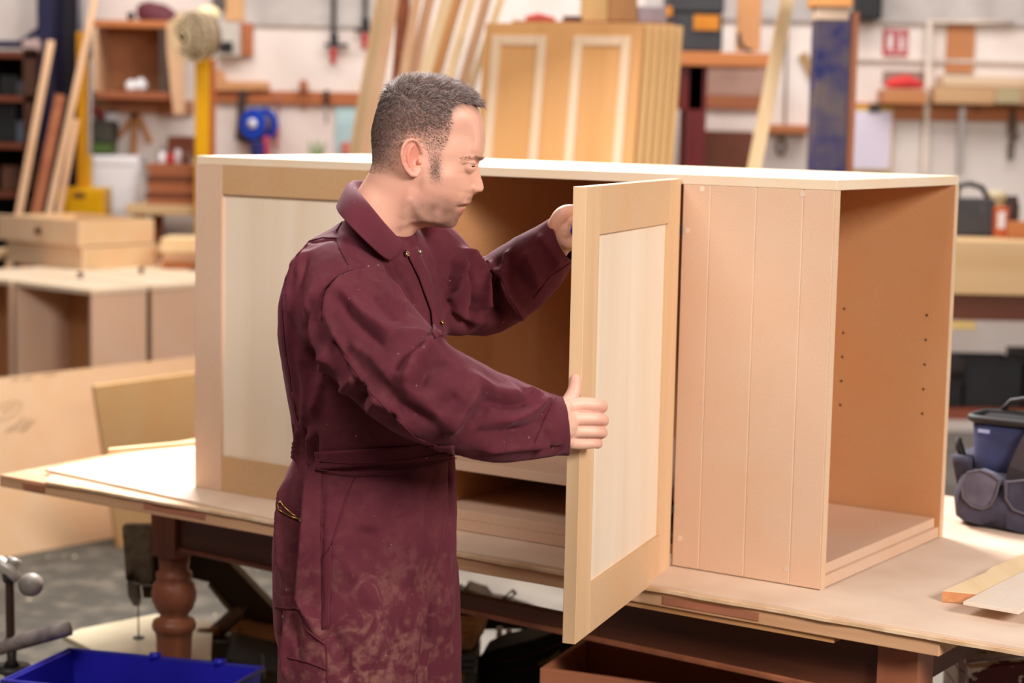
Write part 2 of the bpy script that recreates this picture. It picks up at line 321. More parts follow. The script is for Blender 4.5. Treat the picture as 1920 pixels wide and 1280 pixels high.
# --- leaning planks, behind the man
for i, (lo, hi, wpx, Ya, mt) in enumerate([((667,281),(716,0),23,8.2,PINE),((688,281),(738,0),20,8.0,PINE2),((747,140),(757,0),24,8.15,REDW),((758,140),(781,0),18,8.05,PINE2),((775,140),(806,0),20,8.32,PINE2),
        ((797,140),(838,0),22,7.95,PINE),((818,140),(858,0),20,8.1,OAK),((842,150),(884,0),18,8.0,PINE),((868,160),(912,0),19,8.05,PINE2),((884,165),(940,0),14,7.85,PINE)]):
    a = pt(*lo, Ya); b = pt(*hi, Ya+.42)
    lean('plank', lo, hi, Ya, Ya+.35, wpx*Ya/F_PX, .022, mt, f"{['pale','light','reddish-brown','pinkish','slim pinkish','bright pale','golden','narrow pale','tan','thin'][i]} plank of the bundle leaning behind the man's head, {['first','second','third','fourth','fifth','sixth','seventh','eighth','ninth','tenth'][i]} from left", 'plank', 'planks leaning behind the man')
lean('plank', (1419, 300), (1478, 0), 7.5, 7.9, .052, .03, PINE, 'single pale plank leaning between the toolbox shelf and the navy post', 'plank')
lean('plank', (38, 385), (95, 80), 9.85, 8.15, .036, .02, PINE2, 'short narrow plank leaning in front of the navy steel column at far left', 'plank', ztop=zat(95, 78, 10.0))
lean('plank', (95, 385), (178, 0), 9.88, 8.35, .032, .02, PINE2, 'long pinkish plank leaning right of the navy steel column', 'plank')
lean('plank', (70, 390), (112, 185), 9.88, 8.3, .05, .02, REDW, 'brown plank leaning low against the navy steel column', 'plank', ztop=zat(112, 180, 10.0))
lean('plank', (112, 390), (142, 230), 9.9, 8.3, .03, .02, PINE2, 'short slim plank leaning beside the long pinkish plank', 'plank', ztop=zat(142, 225, 10.0))
# --- stack of panelled door leaves
def pxx(P): d = P-CAM; return 960+F_PX*d.dot(rt)/d.dot(fw)
def reach(K, d, px): return min((abs(pxx(K+d*s)-px), s) for s in np.linspace(.1, 1.3, 600))[1]
psi = math.radians(-20); ex = Vector((math.cos(psi), math.sin(psi), 0)); nh = Vector((-math.sin(psi), math.cos(psi), 0)); ez = (nh*.17+Vector((0, 0, 1))).normalized(); ey = ez.cross(ex)
P3 = pt(890, 300, 7.6); o0 = P3-ez*(P3.z/ez.z); wd_ = reach(P3, ex, 1188); Pt_ = pt(911, 43, 7.6+.17*.55); hgt = (2.047)/ez.z
hgt = min((abs((640-F_PX*((o0+ez*s-CAM).dot(up))/((o0+ez*s-CAM).dot(fw)))-45), s) for s in np.linspace(1.7, 2.4, 700))[1]
for k in range(6):
    o_ = o0+nh*(.037*k)+ex*(.020*k)
    M = Matrix(((ex.x, ey.x, ez.x, o_.x), (ex.y, ey.y, ez.y, o_.y), (ex.z, ey.z, ez.z, .006), (0, 0, 0, 1)))
    lab = 'front panelled oak door leaf of the stack, two long framed panels' if k == 0 else f"panelled door leaf, {['second','third','fourth','fifth','rearmost'][k-1]} from the front of the oak stack"
    t = thing('door_leaf', lab, 'door', M, 'stacked oak door leaves')
    s_ = (wd_)/300.
    ob('leaf', MB().box((0, 0, 0), (wd_, .023, hgt)), OAK if k == 0 else OAKE, t, bev=.004)
    for (a, b) in ((16, 122), (172, 280)):
        x0_, x1_ = a*s_, b*s_; bw = 18*s_; top_ = hgt-24*s_; bot_ = .12
        m = MB().box((x0_, -.012, bot_), (x0_+bw, .001, top_)).box((x1_-bw, -.012, bot_), (x1_, .001, top_)).box((x0_+bw, -.012, top_-bw), (x1_-bw, .001, top_)).box((x0_+bw, -.012, bot_), (x1_-bw, .001, bot_+bw))
        ob('panel_bead', m, OAKL, t, bev=.004)
# --- boxes above the stack
simple('cardboard_box', pbox(1092, -40, 1140, 40, 8.1, .25, top=1), flat('pale yellow card', (234, 196, 134), .7), 'pale yellow box standing above the oak door leaves', 'box')
simple('cardboard_box', pbox(1141, -30, 1196, 40, 8.1, .25), flat('tan card', (192, 144, 96), .7), 'tan box right of the pale yellow box above the door leaves', 'box')
simple('storage_box', pbox(1197, 12, 1248, 42, 8.1, .25), flat('lilac grey card', (176, 164, 172), .7), 'low grey box beside the tan box above the door leaves', 'box')


rk = thing('storage_rack', 'tall timber rack behind the stacked door leaves carrying the boxes', 'rack', Matrix.Translation((xat(1100, 60, 8.4), 8.45, 0)))
zt_ = zat(1170, 43, 8.1); xa, xb = xat(960, 43, 8.1), xat(1262, 43, 8.1)
ob('shelf', MB().box((xa, 8.02, zt_-.03), (xb, 8.9, zt_-.002)), ORW, rk, bev=.003, world=True)
for x_ in (xa+.03, xat(1190, 100, 8.4)):
    for y_ in (8.1, 8.82): ob('post', MB().box((x_-.03, y_-.03, 0), (x_+.03, y_+.03, zt_-.03)), REDW, rk, world=True)
m = MB(); m.tube([(xat(985, 38, 8.2), 8.2, zt_+.012), (xat(1010, 36, 8.2), 8.2, zt_+.020), (xat(1040, 34, 8.2), 8.25, zt_+.014)], [.012, .020, .010], 10)
simple('red_rag', m, flat('red cloth', (206, 90, 78), .8), 'small red rag lying behind the top of the oak door leaves', 'rag', smooth=True)
simple('dark_strip', pbox(1056, 30, 1092, 41, 8.15, .1), flat('dark brown', (96, 60, 56), .7), 'dark strip of wood beside the pale yellow box', 'offcut')
# --- dark toolbox on its shelf
Yt = 9.7
rs = thing('wall_shelf', 'orange wooden shelf board on dark red steel legs under the dark toolbox', 'shelf', Matrix.Translation((xat(1350, 110, Yt), Yt+.2, 0)))
ob('shelf_board', pbox(1256, 98, 1446, 124, Yt, .55), ORW, rs, bev=.004, world=True)
zs = zat(1350, 124, Yt)
for x_, y_ in ((1308, Yt+.05), (1308, Yt+.45)): xx = xat(x_, 220, Yt); ob('leg', MB().box((xx-.048, y_, 0), (xx+.048, y_+.06, zs)), DRED, rs, world=True, bev=.004)
ob('bracket', MB().box((xat(1262, 160, Yt), Yt+.05, zat(1290, 205, Yt)), (xat(1320, 160, Yt), Yt+.11, zs)), DRED, rs, world=True)
zs = zat(1350, 98, Yt)
t = thing('toolbox', 'dark grey toolbox with orange catches on the wooden shelf', 'toolbox', Matrix.Translation((xat(1305, 98, Yt), Yt+.15, zs+.001)))
x0_, x1_ = xat(1252, 60, Yt), xat(1356, 60, Yt)
ob('box', MB().box((x0_, Yt+.02, zs+.001), (x1_, Yt+.3, zs+.19)), flat('charcoal plastic', (58, 56, 58), .5), t, bev=.012, world=True)
ob('lid', MB().box((x0_-.004, Yt+.012, zs+.192), (x1_+.004, Yt+.308, zs+.30)), flat('charcoal plastic', (58, 56, 58), .5), t, bev=.012, world=True)
ob('label', MB().box((xat(1301, 40, Yt), Yt+.006, zat(1320, 56, Yt)), (xat(1349, 40, Yt), Yt+.013, zat(1320, 28, Yt))), flat('orange label', (206, 126, 24), .5), t, world=True, label='orange label')
ob('catch', MB().box((xat(1249, 40, Yt), Yt+.004, zat(1255, 30, Yt)), (xat(1260, 40, Yt), Yt+.013, zat(1255, 12, Yt))), flat('orange label', (206, 126, 24), .5), t, world=True)
simple('board_offcut', pbox(1382, -60, 1428, 97, Yt+.1, .018), MDFI, 'brown board offcut standing on the shelf right of the toolbox', 'board')
m = MB(); a = pt(1386, 62, Yt+.03); m.tube([a, pt(1386, 78, Yt+.03), pt(1396, 92, Yt+.03), pt(1410, 95.5, Yt+.03)], .010, 8); simple('rubber_hose', m, BLK, 'short black curved hose on the shelf in front of the board offcut', 'hose', smooth=True)
# rails, panels and shelves on the wall
simple('wall_rail', wall(1322, 180, 1432, 205, .03), REDW, 'brown rail on the wall below the toolbox shelf', 'rail')
simple('wall_panel', wall(1325, 122, 1440, 179, .012), flat('dusky board', (178, 140, 124), .8), 'dusky pink board on the wall under the toolbox shelf', 'panel')
simple('wall_cupboard', pbox(1322, 246, 1412, 330, Y1-.3, .299), flat('brown laminate', (128, 72, 52), .6), 'low brown cupboard box on the wall below the brown rail', 'cupboard')
simple('small_shelf', wall(1440, 234, 1522, 250, .16), ORW, 'small orange wooden shelf left of the navy post', 'shelf')
m = MB().tube([(xat(1475, 60, Y1-.02), Y1-.02, zat(1475, 5, Y1)), (xat(1473, 130, Y1), Y1-.02, zat(1473, 130, Y1)), (xat(1471, 236, Y1), Y1-.02, zat(1471, 233, Y1))], .007, 8); simple('hanging_cable', m, flat('brown cable', (140, 116, 106), .6), 'thin brown cable hanging on the wall left of the navy post', 'cable', smooth=True)
m = MB(); cz = zat(1466, 275, Y1-.1)
ringp = [(xat(1466, 275, Y1-.05)+.022*math.cos(a), Y1-.02, cz+.045*math.sin(a)) for a in np.linspace(0, 2*math.pi, 17)]; m.tube(ringp, .009, 8, cap=False); simple('coil', m, flat('grey brown cord', (120, 98, 86), .7), 'small grey coil hanging under the small orange shelf', 'coil', smooth=True)
m = MB(); P = [pt(1497, 105, Y1-.03), pt(1512, 96, Y1-.03), pt(1531, 130, Y1-.03), pt(1529, 168, Y1-.03)]
m.add(P+[p+Vector((0, .029, 0)) for p in P], [(0,3,2,1),(4,5,6,7),(0,1,5,4),(1,2,6,5),(2,3,7,6),(3,0,4,7)]); simple('wood_template', m, flat('light brown wood', (176, 138, 96), .7), 'light brown wooden template hanging left of the navy post', 'template')
# navy post
Yp = 7.1
t = thing('steel_post', 'navy blue steel post with worn paint right of the leaning plank', 'post', Matrix.Translation((xat(1563, 200, Yp), Yp+.07, 0)))
ob('column', MB().box((xat(1527, 180, Yp), Yp, 0), (xat(1592, 180, Yp), Yp+.13, zat(1563, 24, Yp))), NAVY, t, bev=.006, world=True)
ob('torn_card', MB().box((xat(1531, 30, Yp), Yp-.004, zat(1560, 38, Yp)), (xat(1592, 30, Yp), Yp+.134, zat(1560, 14, Yp))), flat('torn card', (206, 180, 156), .9), t, world=True, bev=.004)
ob('cap', MB().box((xat(1524, 0, Yp), Yp-.02, zat(1560, 13, Yp)), (xat(1598, 0, Yp), Yp+.15, zat(1560, -25, Yp))), flat('orange wood block', (226, 158, 92), .6), t, world=True, bev=.004)
ob('timber_strip', MB().box((xat(1593.5, 180, Yp), Yp+.02, 0), (xat(1607, 180, Yp), Yp+.10, zat(1600, 22, Yp))), flat('orange brown strip', (182, 112, 78), .6), t, world=True)
simple('speaker', pbox(1610, -50, 1656, 37, Y1-.2, .199), BLK, 'small black speaker high on the wall right of the navy post', 'speaker', bev=.012)
# sign
Ys = Y1-.012
t = thing('safety_sign', 'square red safety sign with white figures on the white wall', 'sign', Matrix.Translation((xat(1679, 80, Ys), Y1-.005, zat(1679, 104, Ys))))
ob('plate', pbox(1656, 55, 1703, 105, Ys, .011), RED, t, world=True, bev=.002)
def sg(poly):
    P = [pt(x_, y_, Ys-.001) for x_, y_ in poly]; n_ = len(P); return MB().add(P+[p+Vector((0, .002, 0)) for p in P], [tuple(range(n_)), tuple(range(n_, 2*n_))[::-1]]+[(i, (i+1) % n_, n_+(i+1) % n_, n_+i) for i in range(n_)])
for poly in ([(1665, 66), (1671, 63), (1675, 68), (1674, 92), (1664, 92)], [(1686, 66), (1691, 64), (1690, 70), (1694, 76), (1690, 80), (1694, 88), (1692, 93), (1685, 93)], [(1661, 97), (1698, 97), (1698, 99), (1661, 99)], [(1662, 60), (1697, 59), (1697, 60.5), (1662, 61.5)], [(1698, 66), (1700, 66), (1700, 92), (1698, 92)]):
    ob('symbol', sg(poly), WHITE, t, world=True)
# timber shelf at right
simple('hanging_board', wall(1777, -60, 1830, 137, .018), wood('brown hanging board', (188, 126, 80), (172, 110, 66), 'z', 7), 'tall brown board hanging on the wall at the right', 'board')
t = thing('timber_rail', 'long orange-brown timber rail on the wall at the right with tools hung below it', 'rail', Matrix.Translation((xat(1780, 228, Y1), Y1-.02, zat(1780, 228, Y1))))
ob('rail', wall(1604, 196, 1990, 226, .035), ORW, t, world=True, bev=.004); ob('knot', pbox(1828, 203, 1838, 210, Y1-.037, .004), flat('dark knot', (130, 72, 44), .6), t, world=True)
simple('timber_pile', pbox(1656, 168, 1738, 195, Y1-.16, .159), wood('orange pile', (196, 132, 84), (178, 112, 66), 'x', 8), 'short orange timber block lying on the rail under the red bundle', 'timber')
m = MB(); zz = zat(1695, 168, Y1-.1)
m.tube([(xat(1660, 160, Y1-.1), Y1-.1, zz+.020), (xat(1675, 160, Y1-.1), Y1-.1, zz+.034), (xat(1700, 160, Y1-.1), Y1-.1, zz+.042), (xat(1730, 160, Y1-.1), Y1-.1, zz+.022)], [.016, .032, .040, .018], 12); simple('red_bundle', m, flat('bright red cloth', (222, 66, 64), .7), 'bright red bundle lying on the short orange timber', 'bundle', smooth=True)
simple('backing_board', wall(1655, 133, 1738, 158, .01), flat('grey brown niche', (150, 120, 108), .8), 'narrow grey strip on the wall behind the red bundle', 'strip')
simple('timber_board', pbox(1752, 164, 1980, 196, Y1-.20, .199), wood('tan stack', (206, 164, 122), (184, 140, 100), 'x', 8), 'tan timber lying on the wall rail at far right, below a pale board', 'timber')
simple('timber_board', pbox(1768, 144, 1980, 163, Y1-.19, .17), wood('pale stack', (226, 196, 164), (206, 172, 138), 'x', 8), 'pale board on top of the tan timber at far right', 'board')
simple('metal_offcut', pbox(1868, 166, 1916, 194, Y1-.235, .03), flat('yellow grey metal', (184, 166, 126), .5), 'yellowish grey offcut standing before the tan timber at far right', 'offcut')
t = thing('steel_rule', 'long steel rule hanging from the timber rail', 'ruler', Matrix.Translation((xat(1802, 200, Y1-.04), Y1-.04, zat(1802, 320, Y1-.04))))
ob('blade', pbox(1797, 190, 1808, 322, Y1-.040, .003), flat('rule steel', (176, 166, 160), .35, .6), t, world=True); ob('hook', MB().tube([(xat(1802, 200, Y1), Y1-.05, zat(1802, 196, Y1)), (xat(1802, 200, Y1), Y1-.03, zat(1802, 196, Y1))], .006, 8), DSTEEL, t, world=True)
t = thing('pincers', 'pair of dark pincers hanging from the timber rail at far right', 'pincers', Matrix.Translation((xat(1898, 250, Y1-.05), Y1-.05, zat(1898, 300, Y1-.05))))
for sx in (-1, 1): ob('handle', MB().tube([pt(1899+2*sx, 206, Y1-.045), pt(1899+5*sx, 235, Y1-.045), pt(1898+3*sx, 250, Y1-.045), pt(1896-4*sx, 275, Y1-.045), pt(1895-3*sx, 300, Y1-.045)], [.008, .012, .014, .008, .006], 8), flat('rusty steel', (112, 92, 78), .6), t, world=True, smooth=True)
ob('jaw', MB().tube([pt(1893, 250, Y1-.045), pt(1905, 252, Y1-.045), pt(1906, 262, Y1-.045)], [.010, .018, .010], 10), flat('rusty steel', (112, 92, 78), .6), t, world=True, smooth=True)
t = thing('clipboard', 'yellow clipboard with white sheets hanging by the navy post', 'clipboard', Matrix.Translation((xat(1636, 260, Y1-.04), Y1-.04, zat(1636, 320, Y1-.04))))
ob('backing', pbox(1600, 200, 1674, 322, Y1-.040, .004), flat('yellow backing', (214, 170, 50), .5), t, world=True); ob('sheet', pbox(1597, 208, 1671, 317, Y1-.044, .0035), flat('lilac white paper', (224, 212, 226), .8, var=.98), t, world=True, label='white paper sheets')
ob('clip', MB().box((xat(1626, 204, Y1), Y1-.055, zat(1636, 210, Y1)), (xat(1647, 204, Y1), Y1-.0445, zat(1636, 196, Y1))).tube([(xat(1631, 196, Y1), Y1-.05, zat(1636, 196, Y1)), (xat(1642, 196, Y1), Y1-.05, zat(1636, 196, Y1))], .007, 8), DSTEEL, t, world=True)
# --- bench at the right behind the cabinet
Yb = 7.9
t = thing('rear_bench', 'pale thick-topped bench behind the open end of the cabinet', 'workbench', Matrix.Translation((xat(1860, 500, Yb)+.5, Yb+.35, 0)))
zt_, z2_ = zat(1860, 452, Yb), zat(1860, 553, Yb)
xL_ = xat(1700, 500, Yb)
ob('tabletop', MB().box((xL_, Yb, z2_), (xL_+1.9, Yb+.75, zt_)), wood('pale bench beam', (226, 190, 142), (210, 168, 116), 'x', 6), t, bev=.005, world=True)
ob('apron', MB().box((xL_+.05, Yb+.04, zat(1860, 603, Yb)), (xL_+1.85, Yb+.08, z2_)), wood('dark bench apron', (112, 62, 40), (84, 42, 28), 'x', 10), t, world=True)
for x_ in (xL_+.08, xL_+1.8):
    for y_ in (Yb+.09, Yb+.68): ob('leg', MB().box((x_-.045, y_-.045, 0), (x_+.045, y_+.045, z2_)), DARKW, t, world=True)
zsh = zat(1860, 757, Yb+.3)
ob('lower_shelf', MB().box((xL_+.02, Yb+.12, zsh-.045), (xL_+1.86, Yb+.7, zsh)), flat('red brown shelf', (140, 72, 50), .6), t, world=True, bev=.003)
t = thing('tool_case', 'black plastic tool case with a carry handle on the rear bench', 'case', Matrix.Translation((xat(1830, 440, Yb+.3), Yb+.35, zt_+.001)))
zc_ = zt_+.001
ob('shell', MB().box((xat(1790, 400, Yb+.3), Yb+.3, zc_), (xat(1868, 400, Yb+.3), Yb+.42, zc_+.16)), flat('dark grey case', (70, 68, 70), .5), t, world=True, bev=.015)
hzz = zc_+.16; m = MB().tube([(xat(1798, 400, Yb+.3), Yb+.36, hzz), (xat(1802, 400, Yb+.3), Yb+.36, hzz+.05), (xat(1822, 400, Yb+.3), Yb+.36, hzz+.06), (xat(1845, 400, Yb+.3), Yb+.36, hzz+.045), (xat(1858, 400, Yb+.3), Yb+.36, hzz)], .012, 8); ob('handle', m, BLK, t, world=True, smooth=True)
ob('catch', MB().box((xat(1836, 400, Yb+.3), Yb+.293, zc_+.10), (xat(1846, 400, Yb+.3), Yb+.302, zc_+.14)), GREYP, t, world=True)
t = thing('carton', 'small orange and white carton beside the black tool case', 'box', Matrix.Translation((xat(1878, 430, Yb+.3), Yb+.35, zt_+.001)))
ob('carton', MB().box((xat(1868, 400, Yb+.25), Yb+.25, zt_+.001), (xat(1892, 400, Yb+.25), Yb+.35, zt_+.13)), flat('orange card', (206, 104, 62), .6), t, world=True, bev=.003); ob('label', MB().box((xat(1871, 400, Yb+.25), Yb+.247, zt_+.04), (xat(1885, 400, Yb+.25), Yb+.251, zt_+.11)), WHITE, t, world=True, label='white label')
simple('wood_block', MB().box((xat(1893, 400, Yb+.2), Yb+.2, zt_+.001), (xat(1945, 400, Yb+.2), Yb+.3, zt_+.07)), ORW, 'orange brown wooden block at the right end of the rear bench', 'block')
simple('glue_pot', MB().lathe([(.03, 0), (.034, .01), (.034, .13), (.026, .15), (.026, .17)], (xat(1898, 400, Yb+.4), Yb+.42, zt_+.001), 18), flat('dark pot', (70, 48, 44), .5), 'dark pot standing behind the orange and white carton', 'pot', smooth=True)
simple('cream_tub', MB().lathe([(.035, 0), (.045, .16), (.048, .165), (.04, .185)], (xat(1872, 400, Yb+.5), Yb+.56, zt_+.001), 18), flat('cream plastic', (226, 206, 170), .5), 'cream tub with a red band behind the black tool case', 'tub', smooth=True)
for i, (a, b, h) in enumerate(((1700, 1795, .10), (1800, 1905, .19), (1912, 1990, .22))):
    x0_, x1_ = xat(a, 700, Yb+.3), xat(b, 700, Yb+.3); m = MB(); tk = .006; y0_, y1_ = Yb+.2, Yb+.55; z0_ = zsh+.001
    m.box((x0_, y0_, z0_), (x1_, y0_+tk, z0_+h)).box((x0_, y1_-tk, z0_), (x1_, y1_, z0_+h)).box((x0_, y0_+tk, z0_), (x0_+tk, y1_-tk, z0_+h)).box((x1_-tk, y0_+tk, z0_), (x1_, y1_-tk, z0_+h)).box((x0_+tk, y0_+tk, z0_), (x1_-tk, y1_-tk, z0_+tk)).box((x0_-.008, y0_-.008, z0_+h), (x1_+.008, y0_+tk, z0_+h+.014))
    simple('storage_bin', m, BLK, ('low black bin hidden behind the cabinet end on the lower shelf', 'black open bin on the lower shelf of the rear bench', 'taller black bin at the right edge on the lower shelf')[i], 'bin', bev=.002)
simple('yellow_offcut', MB().box((xat(1780, 610, Yb), Yb-.02, zat(1800, 617, Yb)), (xat(1828, 610, Yb), Yb+.035, zat(1800, 603, Yb))), flat('yellow offcut', (232, 196, 120), .6), 'yellow timber end poking out beneath the rear bench apron', 'offcut')
# --- left side: rack, navy column, yellow posts
Yr = 10.03
t = thing('dark_rack', 'dark shelving rack full of boxes at the far left', 'rack', Matrix.Translation((xat(20, 300, Yr)-.2, Yr+.2, 0)))
xr_ = xat(66, 200, Yr)
for x_ in (xr_-.03, xr_-1.2):
    for y_ in (Yr+.03, Yr+.5): ob('upright', MB().box((x_-.03, y_-.03, 0), (x_+.03, y_+.03, zat(40, 90, Yr))), flat('dark brown upright', (76, 44, 28), .6), t, world=True)
for y_ in (97, 180, 268, 360): zz = zat(40, y_, Yr); ob('shelf', MB().box((xr_-1.23, Yr, zz-.03), (xr_, Yr+.53, zz)), flat('red brown shelf edge', (112, 56, 34), .6), t, world=True)
ob('back_board', MB().box((xr_-1.23, Yr+.531, .05), (xr_, Yr+.545, zat(40, 90, Yr))), flat('nearly black board', (34, 26, 24), .8), t, world=True)
for i, (a, b, y0_, y1_, mt_, lab) in enumerate(((0, 34, 112, 150, BLK, 'black box on the upper shelf of the dark rack'), (34, 62, 150, 178, GREYP, 'grey tin on the second shelf of the dark rack'), (-20, 30, 195, 266, BLK, 'tall black box on the third shelf of the dark rack'), (32, 62, 225, 266, flat('blue grey tin', (96, 104, 118), .5), 'blue grey tin on the third shelf of the dark rack'), (2, 40, 310, 358, flat('brown carton', (98, 62, 44), .7), 'brown carton on the lowest shelf of the dark rack'))):
    zz = {178: zat(40, 180, Yr), 150: zat(40, 180, Yr), 266: zat(40, 268, Yr), 358: zat(40, 360, Yr)}[y1_]
    simple('rack_box', MB().box((xat(a, 200, Yr+.1), Yr+.08, zz+.001), (xat(b, 200, Yr+.1), Yr+.35, zz+(y1_-y0_)*Yr/F_PX)), mt_, lab, 'box', bev=.008)
m = MB().tube([(xat(-30, 110, Yr), Yr+.2, zat(10, 92, Yr)+.03), (xat(20, 80, Yr), Yr+.2, zat(20, 80, Yr)), (xat(66, 45, Yr), Yr+.2, zat(66, 45, Yr))], [.02, .02, .018], 8); simple('navy_strap', m, flat('navy strap', (36, 36, 70), .6), 'navy strap slung over the top of the dark rack', 'strap', smooth=True)
simple('pink_parcel', MB().box((xat(36, 70, Yr), Yr+.05, zat(40, 97, Yr)+.002), (xat(68, 70, Yr), Yr+.15, zat(40, 97, Yr)+.065)), flat('pink grey parcel', (186, 156, 150), .7), 'pinkish parcel on top of the dark rack beside the navy column', 'parcel', bev=.012)
Yn = 10.14
t = thing('steel_column', 'wide navy steel column with a grey conduit at the left', 'column', Matrix.Translation((xat(103, 200, Yn), Yn+.1, 0)))
x0_, x1_ = xat(70, 160, Yn), xat(137, 160, Yn)
ob('flange', MB().box((x0_, Yn, 0), (x0_+.08, Yn+.02, ZC)), NAVYL, t, world=True, bev=.002); ob('web', MB().box((x0_+.07, Yn+.02, 0), (x0_+.085, Yn+.2, ZC)), NAVYL, t, world=True)
ob('rear_flange', MB().box((x0_, Yn+.2, 0), (x1_, Yn+.22, ZC)), flat('dark navy paint', (32, 26, 36), .6), t, world=True); ob('conduit', MB().tube([(xat(143, 160, Yn), Yn+.1, 0), (xat(143, 160, Yn), Yn+.1, ZC)], .014, 12), flat('grey conduit', (120, 116, 118), .5), t, world=True, smooth=True)  # rear flange a darker tone than the front one
Yy = 10.02
t = thing('yellow_machine', 'yellow machine with a tall yellow post near the navy column', 'machine', Matrix.Translation((xat(150, 365, Yy), Yy+.15, 0)))
ob('base', MB().box((xat(104, 365, Yy), Yy, 0), (xat(196, 365, Yy), Yy+.19, zat(150, 352, Yy))), YEL, t, world=True, bev=.01); ob('post', MB().box((xat(137, 200, Yy), Yy+.08, zat(150, 352, Yy)), (xat(155, 200, Yy), Yy+.14, zat(150, 58, Yy))), flat('deep yellow', (206, 140, 14), .4), t, world=True, bev=.004)
ob('guard', MB().box((xat(156, 320, Yy), Yy+.08, zat(150, 352, Yy)), (xat(163, 320, Yy), Yy+.14, zat(150, 290, Yy))), YEL, t, world=True); ob('badge', MB().box((xat(138, 365, Yy), Yy-.003, zat(150, 372, Yy)), (xat(160, 365, Yy), Yy+.001, zat(150, 360, Yy))), flat('brown badge', (120, 80, 30), .5), t, world=True)
m = MB().tube([(xat(158, 90, Yy), Yy+.11, zat(150, 352, Yy)+.001), (xat(160, 200, Yy), Yy+.11, zat(160, 210, Yy)), (xat(160, 100, Yy), Yy+.13, zat(160, 110, Yy))], .011, 8)
simple('grey_hose', m, flat('grey hose', (170, 160, 154), .6), 'grey hose rising beside the tall yellow post', 'hose', smooth=True)
# wall shelf unit with things
Yw = 10.25
t = thing('wall_cabinet', 'open brown wall cabinet with a plain back board', 'cabinet', Matrix.Translation((xat(250, 110, Yw), Yw+.1, zat(250, 188, Yw))))
def wc(name, a, b, c_, d_, mt_, y0=Yw, dd=Y1-.001-Yw): ob(name, pbox(a, b, c_, d_, y0, dd), mt_, t, world=True, bev=.003)
wc('top_board', 174, 38, 322, 51, ORW); wc('bottom_board', 178, 172, 322, 186, REDW); wc('side_board', 174, 51.5, 181, 171.5, PINE2); wc('side_board', 298, 51.5, 306, 171.5, wood('dark side', (90, 70, 58), (70, 52, 42), 'z', 8)); wc('back_board', 181.5, 51.5, 297.5, 171.5, flat('brown card back', (186, 124, 84), .8), Y1-.03, .028)
wc('stile', 181.5, 51.5, 198, 171.5, PINE2, Y1-.05, .019)
zt_ = zat(250, 38, Yw)
m = MB(); m.tube([(xat(232, 30, Yw), Yw+.1, zt_+.022), (xat(245, 20, Yw), Yw+.1, zt_+.03)], .02, 8); simple('rolled_glove', m, BLK, 'small black lump on the wall cabinet left of the maroon cap', 'glove', smooth=True)
m = MB(); V = []
for i, (r_, z_) in enumerate(((.11, 0), (.115, .02), (.10, .06), (.07, .09), (.01, .105))):
    V += [(xat(296, 20, Yw)+r_*math.cos(2*math.pi*k/16)-(i*.018), Yw+.12+r_*.6*math.sin(2*math.pi*k/16), zt_+.001+z_) for k in range(16)]
m.add(V, [(i*16+k, i*16+(k+1) % 16, (i+1)*16+(k+1) % 16, (i+1)*16+k) for i in range(4) for k in range(16)]+[tuple(range(16))[::-1], tuple(64+k for k in range(16))]); simple('maroon_cap', m, flat('maroon cap', (106, 52, 60), .7), 'maroon cap on top of the wall cabinet', 'cap', smooth=True)
zt_ = zat(250, 172, Yw)
for i, (a, r_) in enumerate(((240, .03), (256, .036))): 
    m = blob_ = MB().lathe([(.4*r_, 0), (r_, .5*r_), (1.05*r_, r_), (.7*r_, 1.7*r_), (.2*r_, 2.1*r_)], (xat(a, 160, Yw), Yw+.08+.04*i, zt_+.001), 9); simple('crumpled_paper', m, WHITE, ('smaller crumpled white paper ball in the wall cabinet', 'larger crumpled white paper ball in the wall cabinet')[i], 'paper', bev=0)
m = MB(); P = [pt(x_, y_, 10.218) for x_, y_ in ((311, 45), (340, 25), (343, 90), (345, 215), (325, 215), (318, 150), (313, 100))]; m.add([(p.x, p.y, p.z) for p in P]+[(p.x, p.y+.025, p.z) for p in P], [tuple(range(7)), tuple(range(7, 14))[::-1]]+[(i, (i+1) % 7, 7+(i+1) % 7, 7+i) for i in range(7)]); simple('template_board', m, PINE2, 'pale curved wooden template hanging in front of the wall cabinet, left of the fan', 'template')
simple('wall_rail', wall(180, 187, 362, 213, .03), flat('tan rail', (190, 132, 96), .7), 'tan rail on the wall below the wall cabinet', 'rail')
m = MB().tube([pt(168, 184, Y1-.06), pt(170, 200, Y1-.06), pt(174, 216, Y1-.06)], [.014, .020, .014], 8); simple('red_pliers', m, RED, 'red pliers hanging left of the tan rail', 'tool', smooth=True)
m = MB().tube([pt(180, 205, Y1-.06), pt(190, 212, Y1-.06), pt(189, 226, Y1-.06)], [.012, .020, .014], 8); simple('red_grip', m, flat('dull red', (164, 52, 50), .5), 'dull red grip hanging above the green machine', 'tool', smooth=True)
t = thing('hedge_trimmer', 'dark machine with a green base hanging on the wall by the yellow post', 'machine', Matrix.Translation((xat(188, 260, Y1-.2), Y1-.1, zat(188, 290, Y1-.2))))
ob('housing', pbox(167, 226, 210, 268, Y1-.2, .198), flat('dark olive', (78, 76, 66), .6), t, world=True, bev=.02); ob('base', pbox(172, 268.5, 206, 287, Y1-.2, .198), flat('green plastic', (88, 116, 52), .5), t, world=True, bev=.008)
simple('white_pad', wall(198, 205, 222, 262, .03), WHITE, 'white pad hanging above the wooden arrow', 'pad')
t = thing('white_cupboard', 'white floor cupboard under the green machine', 'cupboard', Matrix.Translation((xat(205, 330, Y1-.3), Y1-.15, 0)))
